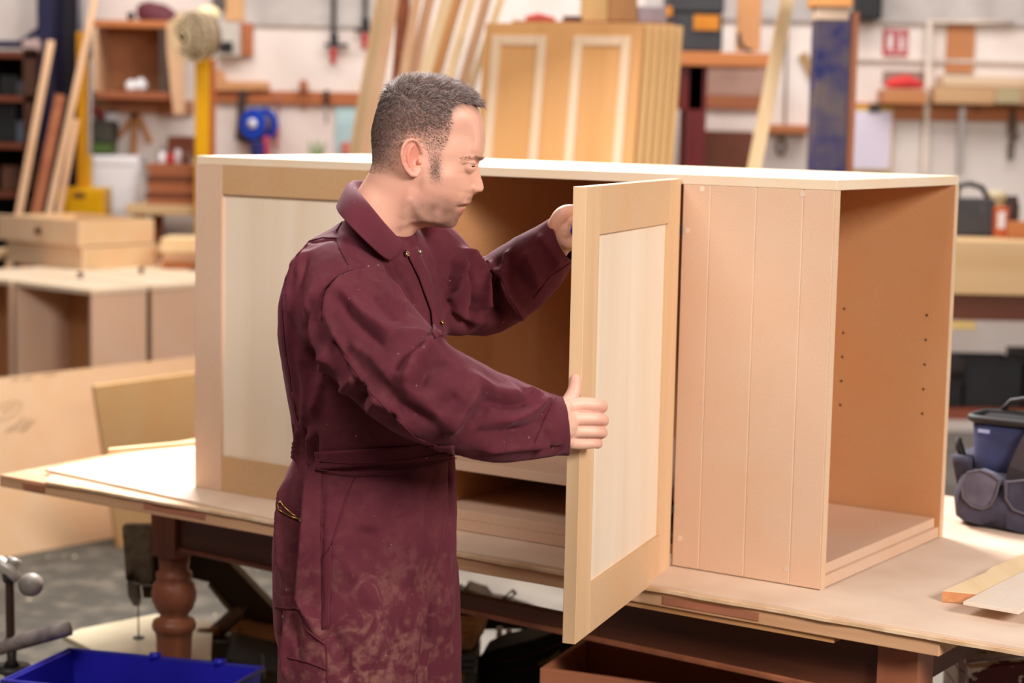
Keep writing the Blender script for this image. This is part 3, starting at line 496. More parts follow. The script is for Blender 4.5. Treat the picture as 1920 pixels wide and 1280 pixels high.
ob('carcass', MB().box((xat(160, 330, Y1-.3), Y1-.28, 0), (xat(258, 330, Y1-.3), Y1-.002, zat(205, 292, Y1-.3))), WHITE, t, world=True, bev=.004); ob('door', MB().box((xat(163, 330, Y1-.3), Y1-.3, .05), (xat(255, 330, Y1-.3), Y1-.281, zat(205, 312, Y1-.3))), WHITE, t, world=True, bev=.004); ob('drawer', MB().box((xat(163, 330, Y1-.3), Y1-.3, zat(205, 310, Y1-.3)), (xat(255, 330, Y1-.3), Y1-.281, zat(205, 295, Y1-.3))), WHITE, t, world=True, bev=.003)
# wooden arrow-shaped stand
t = thing('wooden_stand', 'wooden arrow-shaped hat stand of three battens on the wall', 'stand', Matrix.Translation((xat(252, 330, Y1-.04), Y1-.02, zat(252, 330, Y1-.04))))
for a, b, w_ in (((253, 208), (248, 330), .013), ((256, 212), (224, 255), .011), ((256, 212), (282, 268), .011)):
    A2, B2 = pt(*a, Y1-.03), pt(*b, Y1-.03); M = board_M(A2, B2); ob('batten', MB().box((-w_*1.1, -.01, 0), (w_*1.1, .025, (B2-A2).length), M), wood('ochre batten', (196, 134, 84), (180, 116, 66), 'z', 9), t, world=True)
# timber stack and odds below the yellow column
Yk = 9.95; tb_z = zat(320, 384, Yk)
xq0, xq1 = xat(276, 350, Yk), xat(380, 350, Yk)
t = thing('side_bench', 'low bench behind the drawers carrying the red-brown timber pile', 'bench', Matrix.Translation(((xq0+xq1)/2, Yk+.3, 0)))
ob('tabletop', MB().box((xq0-.1, Yk-.06, tb_z-.05), (xq1+1.3, Yk+.55, tb_z)), wood('bench plank', (214, 180, 136), (196, 158, 112), 'x', 6), t, world=True, bev=.004)
for x_ in (xq0-.04, xq1+1.2):
    for y_ in (Yk, Yk+.5): ob('leg', MB().box((x_-.03, y_-.03, 0), (x_+.03, y_+.03, tb_z-.05)), REDW, t, world=True)
z_ = tb_z+.001; zz1 = zat(320, 308, Yk)
hh = (zz1-z_)/7
for i in range(7):
    dx = random.uniform(-.015, .015); dark = i in (1, 4)
    simple('timber', MB().box((xq0+dx, Yk+random.uniform(0, .02), z_), (xq1+.15+dx, Yk+.3, z_+hh-.001)), REDW if not dark else wood('darker timber', (120, 66, 42), (96, 50, 30), 'x', 9), f"red-brown timber in the pile behind the drawers, {['bottom one','second from bottom','third from bottom','middle one','third from top','second from top','topmost'][i]}", 'timber', 'red-brown timber pile', bev=.002); z_ += hh
for i, (px_, r_, h_, mt_, lab) in enumerate(((303, .018, .06, WHITE, 'small white jar on the left of the red-brown timber pile'), (318, .022, .05, RED, 'small red tin among jars on the timber pile'), (332, .02, .075, flat('jar lilac', (206, 186, 186), .4), 'pale lilac jar in the middle of the timber pile'), (348, .022, .06, flat('jar brown', (110, 70, 52), .4), 'brown jar on the right of the timber pile'))):
    simple('jar', MB().lathe([(r_*.9, 0), (r_, .006), (r_, h_*.8), (r_*.8, h_*.86), (r_*.85, h_)], (xat(px_, 300, Yk+.1), Yk+.12, z_+.001), 14), mt_, lab, 'jar', 'jars on the timber pile', bev=0, smooth=True)
simple('tool_caddy', pbox(314, 256, 364, 292, Y1-.22, .219), flat('chestnut box', (124, 66, 44), .6), 'chestnut box fixed to the wall left of the yellow column', 'box')
# yellow column with fan
Yf = 9.78
t = thing('pedestal_fan', 'cream cage fan on a thick yellow column', 'fan', Matrix.Translation((xat(379, 290, Yf), Yf+.05, 0)))
ob('column', MB().box((xat(365, 200, Yf), Yf, 0), (xat(392, 200, Yf), Yf+.09, zat(379, 88, Yf))), YEL, t, world=True, bev=.008); ob('edge_strip', MB().box((xat(392.3, 200, Yf), Yf+.02, 0), (xat(400, 200, Yf), Yf+.07, zat(379, 110, Yf))), flat('orange strip', (186, 96, 40), .5), t, world=True)
fc = pt(360, 68, Yf-.12); fr = 46*Yf/F_PX; fx = Vector((-.55, -.82, -.1)).normalized(); fa = fx.orthogonal().normalized(); fb = fx.cross(fa); cream = flat('aged cream enamel', (232, 208, 164), .4)
def ring3(c_, r_, n=28): return [c_+(fa*math.cos(2*math.pi*k/n)+fb*math.sin(2*math.pi*k/n))*r_ for k in range(n+1)]
m = MB()
for f_, dd in ((1.0, 0), (1.0, .05), (.75, .07), (.5, .085), (.25, .09)): m.tube(ring3(fc+fx*(dd-.02), fr*f_), .0035, 6, cap=False)
for k in range(18):
    e_ = fa*math.cos(2*math.pi*k/18)+fb*math.sin(2*math.pi*k/18); m.tube([fc+fx*.07+e_*fr*.2, fc+fx*.055+e_*fr*.7, fc+fx*.03+e_*fr, fc-fx*.03+e_*fr, fc-fx*.05+e_*fr*.6], .0016, 4, cap=False)
ob('cage', m, cream, t, world=True)
m = MB(); m.tube([fc-fx*.10, fc-fx*.09, fc-fx*.03], [.01, fr*.92, fr*.98], 28); ob('shroud', m, flat('dusty shroud', (140, 116, 92), .6), t, world=True, smooth=True)
for k in range(4):
    e_ = fa*math.cos(math.pi*k/2+.4)+fb*math.sin(math.pi*k/2+.4); g_ = fx.cross(e_); m = MB(); P = [fc+e_*.02-g_*.02, fc+e_*fr*.85-g_*.035+fx*.02, fc+e_*fr*.85+g_*.035, fc+e_*.02+g_*.02]; m.add(P+[p+fx*.004 for p in P], [(0,3,2,1),(4,5,6,7),(0,1,5,4),(1,2,6,5),(2,3,7,6),(3,0,4,7)]); ob('blade', m, flat('brown grey blade', (128, 110, 92), .5), t, world=True)
hb_ = pt(382, 28, Yf); ob('motor', MB().tube([hb_+fx*.03, hb_+fx*.01, hb_-fx*.06, hb_-fx*.10], [.02, .045, .045, .025], 16), flat('cream motor', (244, 222, 174), .35), t, world=True, smooth=True)
ob('neck', MB().tube([pt(380, 92, Yf+.02), pt(384, 60, Yf), pt(382, 32, Yf)], .018, 10), cream, t, world=True, smooth=True)
# wall items right of the column
t = thing('junction_box', 'grey electrical box with a black socket right of the fan', 'box', Matrix.Translation((xat(428, 105, Y1-.1), Y1-.05, zat(428, 106, Y1-.1))))
ob('housing', pbox(404, 44, 450, 106, Y1-.09, .088), flat('grey box', (196, 186, 174), .5), t, world=True, bev=.006); ob('socket', pbox(411, 78, 436, 98, Y1-.1, .011), BLK, t, world=True, bev=.003)
simple('wall_board', wall(422, -60, 458, 40, .03), flat('light orange board', (214, 164, 116), .7), 'light orange board high on the wall above the grey electrical box', 'board')
simple('wall_board', wall(452, 43, 473, 105, .04), flat('russet board', (180, 106, 66), .7), 'short russet board right of the grey electrical box', 'board')
simple('black_fitting', wall(398, -20, 420, 16, .06), flat('dark grey fitting', (92, 84, 82), .5), 'dark grey fitting above the fan motor', 'fitting')
m = MB(); P = [pt(400, 130, Y1-.06), pt(414, 130, Y1-.06), pt(424, 152, Y1-.06), pt(503, 153, Y1-.06), pt(503, 168, Y1-.06), pt(400, 170, Y1-.06)]
m.add(P+[Vector((p.x, Y1-.001, p.z)) for p in P], [tuple(range(6)), tuple(range(6, 12))[::-1]]+[(i, (i+1) % 6, 6+(i+1) % 6, 6+i) for i in range(6)]); simple('wall_bracket', m, wood('tan bracket', (206, 152, 106), (190, 134, 86), 'x', 7), 'tan wooden bracket right of the yellow column', 'bracket')
t = thing('tool_rail', 'brown tool rail on the wall left of the leaning planks', 'rail', Matrix.Translation((xat(540, 190, Y1), Y1-.02, zat(540, 196, Y1))))
ob('rail', wall(404, 171, 700, 195, .03), wood('brown tool rail', (182, 110, 66), (160, 90, 52), 'x', 8), t, world=True, bev=.003)
def hang(name, label, cat, px_, y0_, y1_, r_, mt_, hm=None, hr=None):
    t_ = thing(name, label, cat, Matrix.Translation((xat(px_, y1_, Y1-.05), Y1-.05, zat(px_, y1_, Y1-.05))))
    mid = y0_+(y1_-y0_)*.45
    ob('handle', MB().tube([pt(px_, y0_, Y1-.05), pt(px_, y0_+3, Y1-.05), pt(px_, mid-2, Y1-.05), pt(px_, mid, Y1-.05)], [r_*.7, r_*1.3, r_*1.3, r_*.9], 8), hm or mt_, t_, world=True, smooth=True)
    ob('blade', MB().tube([pt(px_, mid, Y1-.05), pt(px_, y1_-4, Y1-.05), pt(px_, y1_, Y1-.05)], [r_*.6, r_*.6, r_*.2], 8), mt_, t_, world=True, smooth=True)
hang('chisel', 'chisel with dark handle hanging in the middle of the brown tool rail', 'chisel', 612, 168, 232, .011, STEEL, DSTEEL)
hang('mallet', 'brown round-headed tool hanging on the brown tool rail', 'mallet', 569, 150, 206, .018, REDW, REDW)
hang('thin_file', 'thin reddish file hanging left on the brown tool rail', 'file', 521, 176, 262, .006, flat('reddish file', (170, 110, 100), .5))
hang('screwdriver', 'red-handled screwdriver hanging under the brown tool rail', 'screwdriver', 518, 232, 284, .012, RED, flat('orange red handle', (206, 84, 52), .4))
m = MB(); P = [pt(449, 165, Y1-.06), pt(463, 168, Y1-.06), pt(455, 235, Y1-.06), pt(505, 262, Y1-.06), pt(505, 280, Y1-.06), pt(441, 262, Y1-.06)]
m.add(P+[p+Vector((0, .03, 0)) for p in P], [tuple(range(6)), tuple(range(6, 12))[::-1]]+[(i, (i+1) % 6, 6+(i+1) % 6, 6+i) for i in range(6)]); simple('carpenters_square', m, flat('dark bracket', (66, 48, 44), .6), 'dark angled bracket hanging behind the blue reel', 'square')
t = thing('cable_reel', 'blue cable reel hanging on the wall', 'reel', Matrix.Translation((xat(478, 262, Y1-.12), Y1-.1, zat(478, 270, Y1-.12))))
rc = pt(474, 232, Y1-.15); bl_ = flat('bright blue plastic', (34, 74, 190), .4)
for nm, dd, r_, mt_ in (('front_disc', 0, .082, bl_), ('rear_disc', .09, .085, bl_)):
    v0 = rc+Vector((dd*.55, dd, 0)); ob(nm, MB().tube([v0, v0+Vector((.004, .008, 0))], [(r_, r_*1.02)]*2, 26), mt_, t, world=True, bev=.002)
ob('drum', MB().tube([rc+Vector((.003, .006, 0)), rc+Vector((.05, .09, 0))], .05, 18), flat('yellow brown cable', (140, 116, 80), .6), t, world=True, smooth=True); ob('hub', MB().tube([rc-Vector((.006, .010, 0)), rc+Vector((.002, .004, 0))], .026, 16), WHITE, t, world=True, smooth=True, label='white hub')
simple('paint_tin', MB().lathe([(.045, 0), (.045, .11), (.048, .115), (.03, .12)], (xat(482, 290, Y1-.3), Y1-.25, zat(482, 290, Y1-.25)-.05), 18), flat('blue tin', (52, 60, 128), .4), 'blue tin under the cable reel', 'tin', smooth=True)
simple('tin_shelf', wall(430, 311, 660, 318, .36), REDW, 'narrow wall shelf hidden behind the cabinet top carrying the tins', 'shelf')
simple('red_tin', MB().lathe([(.018, 0), (.018, .13), (.01, .15)], (xat(497, 290, Y1-.3), Y1-.26, zat(482, 290, Y1-.25)-.05), 14), flat('magenta red', (190, 60, 84), .4), 'slim red bottle right of the blue tin', 'bottle', smooth=True)
m = MB(); cz = zat(595, 311, Y1-.2)
for k in range(14): a_ = random.uniform(0, 6.28); r_ = random.uniform(.02, .07); m.tube([(xat(595, 300, Y1-.2), Y1-.2, cz+.001), (xat(595, 300, Y1-.2)+r_*.5*math.cos(a_), Y1-.2+.3*r_, cz+.07), (xat(595, 300, Y1-.2)+r_*math.cos(a_), Y1-.2+.5*r_, cz+.11+.03*math.sin(3*a_))], [.003, .008, .003], 6)
simple('green_cord', m, flat('grey green', (146, 164, 120), .6), 'grey-green tangle of cord below the brown tool rail', 'cord', smooth=True)
simple('blue_folder', wall(628, 187, 676, 300, .012), flat('pale blue sheet', (176, 204, 206), .6), 'pale blue sheet hanging from the brown tool rail', 'sheet', bev=.001)
simple('pink_sponge', wall(640, 266, 655, 290, .04), flat('pink sponge', (206, 120, 106), .8), 'pink sponge in front of the pale blue sheet', 'sponge')
for i, (px_, yb_, x0_, x1_, lab) in enumerate(((626, 84, 608, 653, 'larger bar clamp with a red handle hanging on the white wall'), (685, 56, 665, 703, 'smaller bar clamp with a red handle hanging beside the leaning planks'))):
    t = thing('bar_clamp', lab, 'clamp', Matrix.Translation((xat(px_, yb_, Y1-.05), Y1-.05, zat(px_, yb_+40, Y1-.05))), 'bar clamps on the back wall')
    ob('bar', pbox(px_-4, -160, px_+4, yb_, Y1-.05, .02), DSTEEL, t, world=True); ob('jaw', pbox(x0_, yb_-3, x1_, yb_+4, Y1-.06, .035), BLK, t, world=True, bev=.006); ob('slider', pbox(px_-7, yb_-22, px_+7, yb_-3.2, Y1-.058, .03), BLK, t, world=True, bev=.004)
    ob('handle', MB().tube([pt(px_-1, yb_+6, Y1-.045), pt(px_-1, yb_+12, Y1-.045), pt(px_-2, yb_+32, Y1-.045), pt(px_-2, yb_+38, Y1-.045)], [.011, .016, .014, .009], 10), RED, t, world=True, smooth=True); ob('arm', pbox(px_-10, -110, px_+22, -100, Y1-.06, .035), BLK, t, world=True)
# --- left middle distance: leaning sheets, carcasses, drawers
p0, p1 = ptz(0, 1050, 0), ptz(215, 1010, 0); e_ = (p1-p0).normalized(); nb_ = Vector((-e_.y, e_.x, 0)); nb_ = nb_ if nb_.y > 0 else -nb_
A_ = p0-e_*.35; B_ = p0+e_*1.25; tilt = nb_*.16
sheet = quadboard([A_+Vector((0, 0, .001)), B_+Vector((0, 0, .001)), B_+tilt+Vector((0, 0, .665)), A_+tilt+Vector((0, 0, .655))], .018)
t = thing('fibreboard_sheet', 'large plain fibreboard sheet leaning at the left with printed stamps', 'sheet', Matrix.Translation(p0))
sh_ = ob('sheet', sheet, mdf('big leaning sheet', (222, 186, 148)), t, world=True, bev=.001)
nrm = -((B_-A_).cross(tilt+Vector((0, 0, .66)))).normalized(); nrm = nrm if nrm.y < 0 else -nrm
def onsheet(px, py, off=.0008):
    d = ray(px, py); k = ((A_-CAM).dot(nrm))/d.dot(nrm); return CAM+d*k+nrm*off
def stroke(pts_, w=.004):
    return MB().tube([onsheet(*p) for p in pts_], w*.5, 5)
inkm = flat('grey stamp ink', (168, 138, 112), .8)
m = MB()
for k in range(17): pass
el = [(12+28*math.cos(a), 770+14*math.sin(a)-.35*28*math.cos(a)) for a in np.linspace(0, 6.283, 20)]; ob('stamp', stroke(el, .003), inkm, t, world=True, label='oval printed stamp')
for a, b in (((4, 776), (10, 766)), ((12, 772), (18, 763)), ((20, 768), (27, 759))): ob('stamp', stroke([a, b], .004), inkm, t, world=True)
for a, b in (((10, 812), (20, 800)), ((18, 808), (28, 798)), ((24, 806), (42, 782)), ((32, 806), (50, 784)), ((38, 810), (58, 786)), ((44, 808), (66, 786)), ((22, 713), (28, 708)), ((30, 713), (36, 707)), ((44, 711), (60, 708)), ((82, 704), (106, 700))): ob('stamp', stroke([a, b], .005), inkm, t, world=True)
bl, tl_ = ptz(222, 1030, 0), pt(176, 724, 7.05)
d2 = e_; B2 = bl+d2*.9
simple('plywood_board', quadboard([bl+Vector((0, 0, .001)), B2+Vector((0, 0, .001)), Vector((tl_.x, tl_.y, tl_.z))+d2*.95+Vector((0, 0, .015)), tl_], .016), mdf('golden ply board', (214, 172, 120)), 'golden board leaning against the large fibreboard sheet', 'board', bev=.001)
ZT = .93
def carc(K, L_, R_, h, label, open_=True, back=None):
    K, L_, R_ = Vector(K), Vector(L_), Vector(R_); ex = (L_-K); a_ = ex.length; ex.normalize(); ey = Vector((-ex.y, ex.x, 0)); ey = ey if ey.dot(R_-K) > 0 else -ey; b_ = (R_-K).dot(ey)
    if ex.cross(ey).z < 0: K = K+ex*a_; ex = -ex
    M = Matrix(((ex.x, ey.x, 0, K.x), (ex.y, ey.y, 0, K.y), (0, 0, 1, 0), (0, 0, 0, 1)))
    t = thing('cabinet_carcass', label, 'cabinet', M, 'small carcasses behind the leaning sheets'); s = .016
    ob('side_panel', MB().box((0, .0, 0), (s, b_, h-.022)), MDF, t, bev=.001); ob('side_panel', MB().box((a_-s, .0, 0), (a_, b_, h-.022)), MDF, t, bev=.001)
    ob('top_panel', MB().box((-.004, -.006, h-.0215), (a_+.004, b_+.004, h)), TOPM, t, bev=.002); ob('back_panel', MB().box((s, b_-s, 0), (a_-s, b_, h-.022)), MDFI, t); ob('bottom_panel', MB().box((s, 0, .08), (a_-s, b_-s, .096)), MDF, t); ob('shelf', MB().box((s, .01, .40), (a_-s, b_-s, .416)), MDF, t)
    return t, M, a_, b_
K = ptz(172, 543, ZT); ex1 = Vector((math.cos(math.radians(140)), math.sin(math.radians(140)), 0)); ey1 = Vector((math.cos(math.radians(50)), math.sin(math.radians(50)), 0))
def pxx(P): d = P-CAM; return 960+F_PX*d.dot(rt)/d.dot(fw)
def reach(K, d, px):
    return min((abs(pxx(K+d*s)-px), s) for s in np.linspace(.1, 1.3, 400))[1]
aA, bA = reach(K, ex1, 28), reach(K, ey1, 275)
for i_, j_, lab in ((0, 0, 'small open carcass cabinet behind the leaning sheets, its opening facing left'), (0, 1, 'second small carcass just right of the open one, next to the big cabinet'), (1, 0, 'small carcass cabinet at the left edge of the picture'), (1, 1, 'small carcass behind the open one, its pale top under the drawer boxes'), (0, 2, 'small carcass hidden mostly behind the left end of the big cabinet'), (1, 2, 'rear small carcass under the middle of the drawer boxes'), (1, 3, 'rearmost small carcass under the stacked offcuts')):
    Kc = K+ex1*(aA+.035)*i_+ey1*(bA+.03)*j_; carc(Kc, Kc+ex1*aA, Kc+ey1*bA, ZT, lab)
KNOB = flat('dark brown knob', (84, 38, 30), .3)
def knob(p, d, r_=.014): p = Vector(p); d = Vector(d).normalized(); return MB().tube([p, p+d*.008, p+d*.012, p+d*.022, p+d*.028], [r_*.45, r_*.45, r_, r_*1.05, r_*.5], 14)
for (kx, ky, lab) in ((151, 522, 'dark brown knob standing on the open small carcass'), (265, 513, 'dark brown knob standing on the second small carcass')):
    simple('loose_door_pull', knob(ptz(kx, ky, ZT)+Vector((0, 0, .0005)), (0, 0, 1)), KNOB, lab, 'knob', bev=0, smooth=True)
def drawer(K, L_, R_, z0, h, label, kn):
    K, L_, R_ = Vector(K), Vector(L_), Vector(R_); ex = (L_-K); a_ = ex.length; ex.normalize(); ey = Vector((-ex.y, ex.x, 0)); ey = ey if ey.dot(R_-K) > 0 else -ey; b_ = (R_-K).dot(ey)
    if ex.cross(ey).z < 0: K = K+ex*a_; ex = -ex
    M = Matrix(((ex.x, ey.x, 0, K.x), (ex.y, ey.y, 0, K.y), (0, 0, 1, z0), (0, 0, 0, 1))); t = thing('drawer_box', label, 'drawer', M, 'loose drawer boxes'); s = .014
    dm = mdf('drawer side', (224, 190, 148))
    f_ = ob('front', MB().box((-.012 if kn else 0, -.018, -.006*0), (a_+(.012 if kn else 0), 0, h)), mdf('drawer front', (230, 194, 158)), t, bev=.002)
    if kn: ob('knob', knob((a_*.55, -.018, h*.5), (0, -1, 0), .017), KNOB, f_, smooth=True)
    for nm, lo, hi in (('side', (0, .0005, 0), (s, b_, h-.004)), ('side', (a_-s, .0005, 0), (a_, b_, h-.004)), ('rear', (s, b_-s, 0), (a_-s, b_, h-.004)), ('base', (s, 0.0005, .008), (a_-s, b_-s, .014))): ob(nm, MB().box(lo, hi), dm, t, bev=.001)
Kd = ptz(160, 506, ZT); hl = .108
drawer(Kd, Kd+ex1*reach(Kd, ex1, 18), Kd+ey1*reach(Kd, ey1, 300), ZT+.001, hl, 'lower drawer box without a knob on the small carcasses', False)
zU = ZT+hl+.002; Ku = ptz(150, 462, zU)
drawer(Ku, Ku+ex1*reach(Ku, ex1, 4), Ku+ey1*reach(Ku, ey1, 289), zU, .120, 'upper drawer box with a dark knob, stacked on another drawer', True)
# offcut stack right of the drawers and at the left edge
zz = ZT+.001
for i, (x0_, x1_, y_, h_, mt_) in enumerate(((302, 378, 9.12, .035, ORW), (304, 378, 9.13, .04, PINE2), (299, 372, 9.11, .03, PINE), (301, 378, 9.13, .035, PINE))):
    simple('stacked_offcut', MB().box((xat(x0_, 470, y_), y_, zz), (xat(x1_, 470, y_), y_+.25, zz+h_)), mt_, ('orange offcut at the bottom of the stack right of the drawers', 'pinkish offcut second in the stack right of the drawers', 'pale offcut third in the stack right of the drawers', 'pale offcut topmost in the stack right of the drawers')[i], 'offcut', 'offcuts right of the drawers'); zz += h_+.001
0 and simple('offcut_table', MB().box((xat(296, 470, 9.1)-.02, 9.08, 0), (xat(380, 470, 9.1)+.5, 9.08+.4, ZT)), MDF, 'plain fibreboard plinth under the offcut stack right of the drawers', 'plinth')
simple('pale_roll', MB().tube([ptz(-30, 492, ZT)+Vector((0, .1, .03)), ptz(20, 488, ZT)+Vector((0, .1, .03))], .029, 14), PINE, 'pale round offcut at the left edge beside the drawer boxes', 'offcut', smooth=True)
# --- floor mat
pm = [(-3.5, 4.2), (-.9, 4.4), (-.55, 6.6), (-1.0, 8.0), (-3.5, 8.0)]
solo('floor_mat', MB().prism(pm, .0005, .006), mat('dark dusty rubber', (70, 65, 57), (124, 114, 100), ns=9, rough=.8, detail=8, ramp=(.48, .85)), 'dark rubber mat with sawdust under the left of the workbench', 'mat')
m = MB()
for k in range(110):
    x_, y_ = random.uniform(-2.2, .0), random.uniform(4.8, 7.2); s_ = random.uniform(.004, .013); a_ = random.uniform(0, 3)
    c_, d_ = math.cos(a_)*s_, math.sin(a_)*s_
    m.add([(x_+c_, y_+d_, .007), (x_-d_, y_+c_, .007), (x_-c_, y_-d_, .007), (x_+d_*.6, y_-c_*.6, .007), (x_, y_, .013)], [(0, 1, 4), (1, 2, 4), (2, 3, 4), (3, 0, 4), (0, 3, 2, 1)])
solo('wood_shavings', m, flat('pale shavings', (180, 164, 138), .8), 'pale wood shavings scattered over the floor', 'shavings', kind='stuff')
# ================================================================== the man
YH = 3.07; U = YH/F_PX/3.5556          # one sketch unit (0.24 mm) of the head drawing, at the head's distance
def hc(X, Yc, g=0.0):                   # head drawing coordinates -> world; g = distance from the mid-plane towards the viewer's side
    p = pt(640+X/3.5556, 120+Yc/3.5556, YH); return Vector((p.x, p.y-g*U, p.z))
man = thing('person', 'short grey-haired man in dusty maroon overalls holding the open cabinet door', 'person', Matrix.Translation((pt(690, 900, 3.12).x, 3.12, 0)))
MO = np.array(man.matrix_world.translation) if False else np.array([pt(690, 900, 3.12).x, 3.12, 0])
ROOTS[man.name] = Matrix.Translation(Vector(MO)).inverted()

def np_mesh(name, V, Fq, mt, parent, smooth=True):
    me = bpy.data.meshes.new(name); me.from_pydata([tuple(p) for p in (np.asarray(V)-MO)], [], [tuple(int(i) for i in q) for q in Fq]); me.materials.append(mt)
    if smooth: me.polygons.foreach_set('use_smooth', [True]*len(me.polygons))
    o = bpy.data.objects.new(name, me); C.objects.link(o); o.parent = parent; return o
def remesh(mb_list, voxel, smooth_it=4, fac=.5):
    """union of closed shapes into one continuous skin (world coords in, numpy out)"""
    me = bpy.data.meshes.new('tmp'); V = []; Fq = []
    for mb in mb_list:
        n = len(V); V += [tuple(p) for p in mb.v]; Fq += [tuple(i+n for i in q) for q in mb.f]
    me.from_pydata(V, [], Fq)
    o = bpy.data.objects.new('tmp', me); C.objects.link(o)
    r = o.modifiers.new('r', 'REMESH'); r.mode = 'VOXEL'; r.voxel_size = voxel
    s = o.modifiers.new('s', 'SMOOTH'); s.factor = fac; s.iterations = smooth_it
    dg = bpy.context.evaluated_depsgraph_get(); ev = o.evaluated_get(dg); m2 = ev.to_mesh()
    n = len(m2.vertices); A = np.empty(n*3, np.float32); m2.vertices.foreach_get('co', A); A = A.reshape(-1, 3).astype(float)
    k = len(m2.polygons); ls = np.empty(k, np.int32); lt = np.empty(k, np.int32); m2.polygons.foreach_get('loop_start', ls); m2.polygons.foreach_get('loop_total', lt)
    vi = np.empty(len(m2.loops), np.int32); m2.loops.foreach_get('vertex_index', vi)
    Fo = [tuple(vi[a:a+b]) for a, b in zip(ls, lt)]
    N = np.empty(n*3, np.float32); m2.vertices.foreach_get('normal', N); N = N.reshape(-1, 3).astype(float)
    ev.to_mesh_clear(); bpy.data.objects.remove(o); bpy.data.meshes.remove(me); return A, Fo, N
def blob(c, r, n=16, m=10, M=None):
    mb = MB(); c = Vector(c); vs = [c+Vector((0, 0, r[2]))]
    for i in range(1, m):
        a = math.pi*i/m
        for k in range(n):
            b = 2*math.pi*k/n; d = Vector((r[0]*math.sin(a)*math.cos(b), r[1]*math.sin(a)*math.sin(b), r[2]*math.cos(a)))
            vs.append(c + (M @ d if M else d))
    vs.append(c-Vector((0, 0, r[2])))
    fs = [(0, 1+k, 1+(k+1) % n) for k in range(n)]
    for i in range(m-2): fs += [(1+i*n+k, 1+(i+1)*n+k, 1+(i+1)*n+(k+1) % n, 1+i*n+(k+1) % n) for k in range(n)]
    e = len(vs)-1; fs += [(e, 1+(m-2)*n+(k+1) % n, 1+(m-2)*n+k) for k in range(n)]
    return mb.add(vs, fs)
def limb(pts, n=20, sub=4, round_ends=True):
    """tapered tube through (px,py,Y,r) or (Vector,r), smoothly interpolated, rounded at the ends"""
    P = [(pt(*q[:3]), q[3]) if len(q) >= 4 else (Vector(q[0]), q[1]) for q in pts]
    out = []
    for i in range(len(P)-1):
        p0 = P[max(i-1, 0)]; p1 = P[i]; p2 = P[i+1]; p3 = P[min(i+2, len(P)-1)]
        for k in range(sub):
            t = k/sub
            f = lambda a, b, c, d: .5*((2*b)+(c-a)*t+(2*a-5*b+4*c-d)*t*t+(3*b-a-3*c+d)*t**3)
            out.append((Vector([f(p0[0][j], p1[0][j], p2[0][j], p3[0][j]) for j in range(3)]), f(p0[1], p1[1], p2[1], p3[1])))
    out.append(P[-1])
    if round_ends:
        d0 = (out[0][0]-out[1][0]).normalized(); d1 = (out[-1][0]-out[-2][0]).normalized(); r0, r1 = out[0][1], out[-1][1]
        out = [(out[0][0]+d0*r0*a, r0*b) for a, b in ((.98, .2), (.85, .53), (.55, .83))] + out + [(out[-1][0]+d1*r1*a, r1*b) for a, b in ((.55, .83), (.85, .53), (.98, .2))]
    return MB().tube([p for p, _ in out], [r for _, r in out], n)
# ---------------------------------------------------------------- head and neck (profile-driven)
Fp = np.array([(540,118),(640,128),(740,160),(830,212),(900,272),(942,350),(958,440),(960,520),(952,580),(941,622),(914,665),(921,712),(937,768),(951,815),(951,838),(932,856),(892,864),(877,874),(870,900),(862,930),(848,945),(838,955),(828,963),(819,976),(813,995),(790,1015),(779,1040),(771,1068),(744,1092),(690,1093),(620,1084),(550,1088),(500,1115),(462,1160),(432,1215),(412,1275),(400,1340),(395,1420)], float)
Bp_ = np.array([(440,118),(370,148),(310,205),(265,270),(235,330),(218,390),(207,440),(204,490),(205,530),(207,560),(208,582),(209,600),(209,618),(209,632),(209,640),(209,648),(208,656),(207,664),(205,672),(203,680),(201,688),(199,694),(196,700),(192,708),(187,716),(180,728),(172,742),(163,758),(150,778),(135,800),(118,826),(102,858),(92,895),(85,940),(85,1000),(95,1070),(110,1150),(130,1240)], float)
Wd = np.interp(np.arange(38), [0,1,2,3,4,5,6,8,12,16,20,24,27,29,31,34,37], [70,170,235,272,298,315,324,330,322,310,298,288,276,264,256,262,300])
dk = np.array([0,5,15,30,60,100,150,220,300,400,2000], float)
TT = {0:[0,60,110,150,190,230,300,400,500,600,900], 4:[0,60,120,170,215,255,285,315,400,500,900], 6:[0,60,120,175,228,262,285,305,322,340,900], 8:[0,60,120,172,222,252,275,300,322,340,900],
 9:[0,58,112,152,200,232,262,295,325,345,900], 10:[0,20,45,95,168,212,245,285,320,345,900], 11:[0,14,30,58,146,195,240,288,320,345,900], 12:[0,14,28,45,108,184,234,284,315,345,900],
 13:[0,18,34,46,70,148,216,274,308,340,900], 14:[0,24,42,56,78,138,206,268,303,335,900], 15:[0,22,42,58,88,132,200,262,298,330,900], 17:[0,28,60,88,125,165,206,256,294,325,900], 19:[0,38,70,98,135,168,205,250,286,320,900],
 23:[0,38,70,97,132,163,198,240,274,310,900], 25:[0,30,60,88,122,155,190,232,264,300,900], 27:[0,36,66,93,126,156,186,222,252,285,900], 28:[0,22,48,78,114,146,176,211,238,265,900],
 29:[0,16,38,66,108,142,172,206,232,262,900], 30:[0,18,42,68,108,144,176,210,236,262,900], 32:[0,50,90,125,168,205,232,256,275,300,900], 37:[0,60,105,145,190,230,262,285,300,320,900]}
ks = sorted(TT); TA = np.array([TT[k] for k in ks], float)
nr, nc = 230, 110
rowpos = []
seg = np.hypot(*np.diff(Fp, axis=0).T)+np.hypot(*np.diff(Bp_, axis=0).T)*.4; cum = np.r_[0, np.cumsum(seg)]
tt = np.interp(np.linspace(0, cum[-1], nr), cum, np.arange(38))
def smooth1(a, k=1):
    for _ in range(k): a = np.r_[a[:1], (a[:-2]+2*a[1:-1]+a[2:])/4, a[-1:]]
    return a
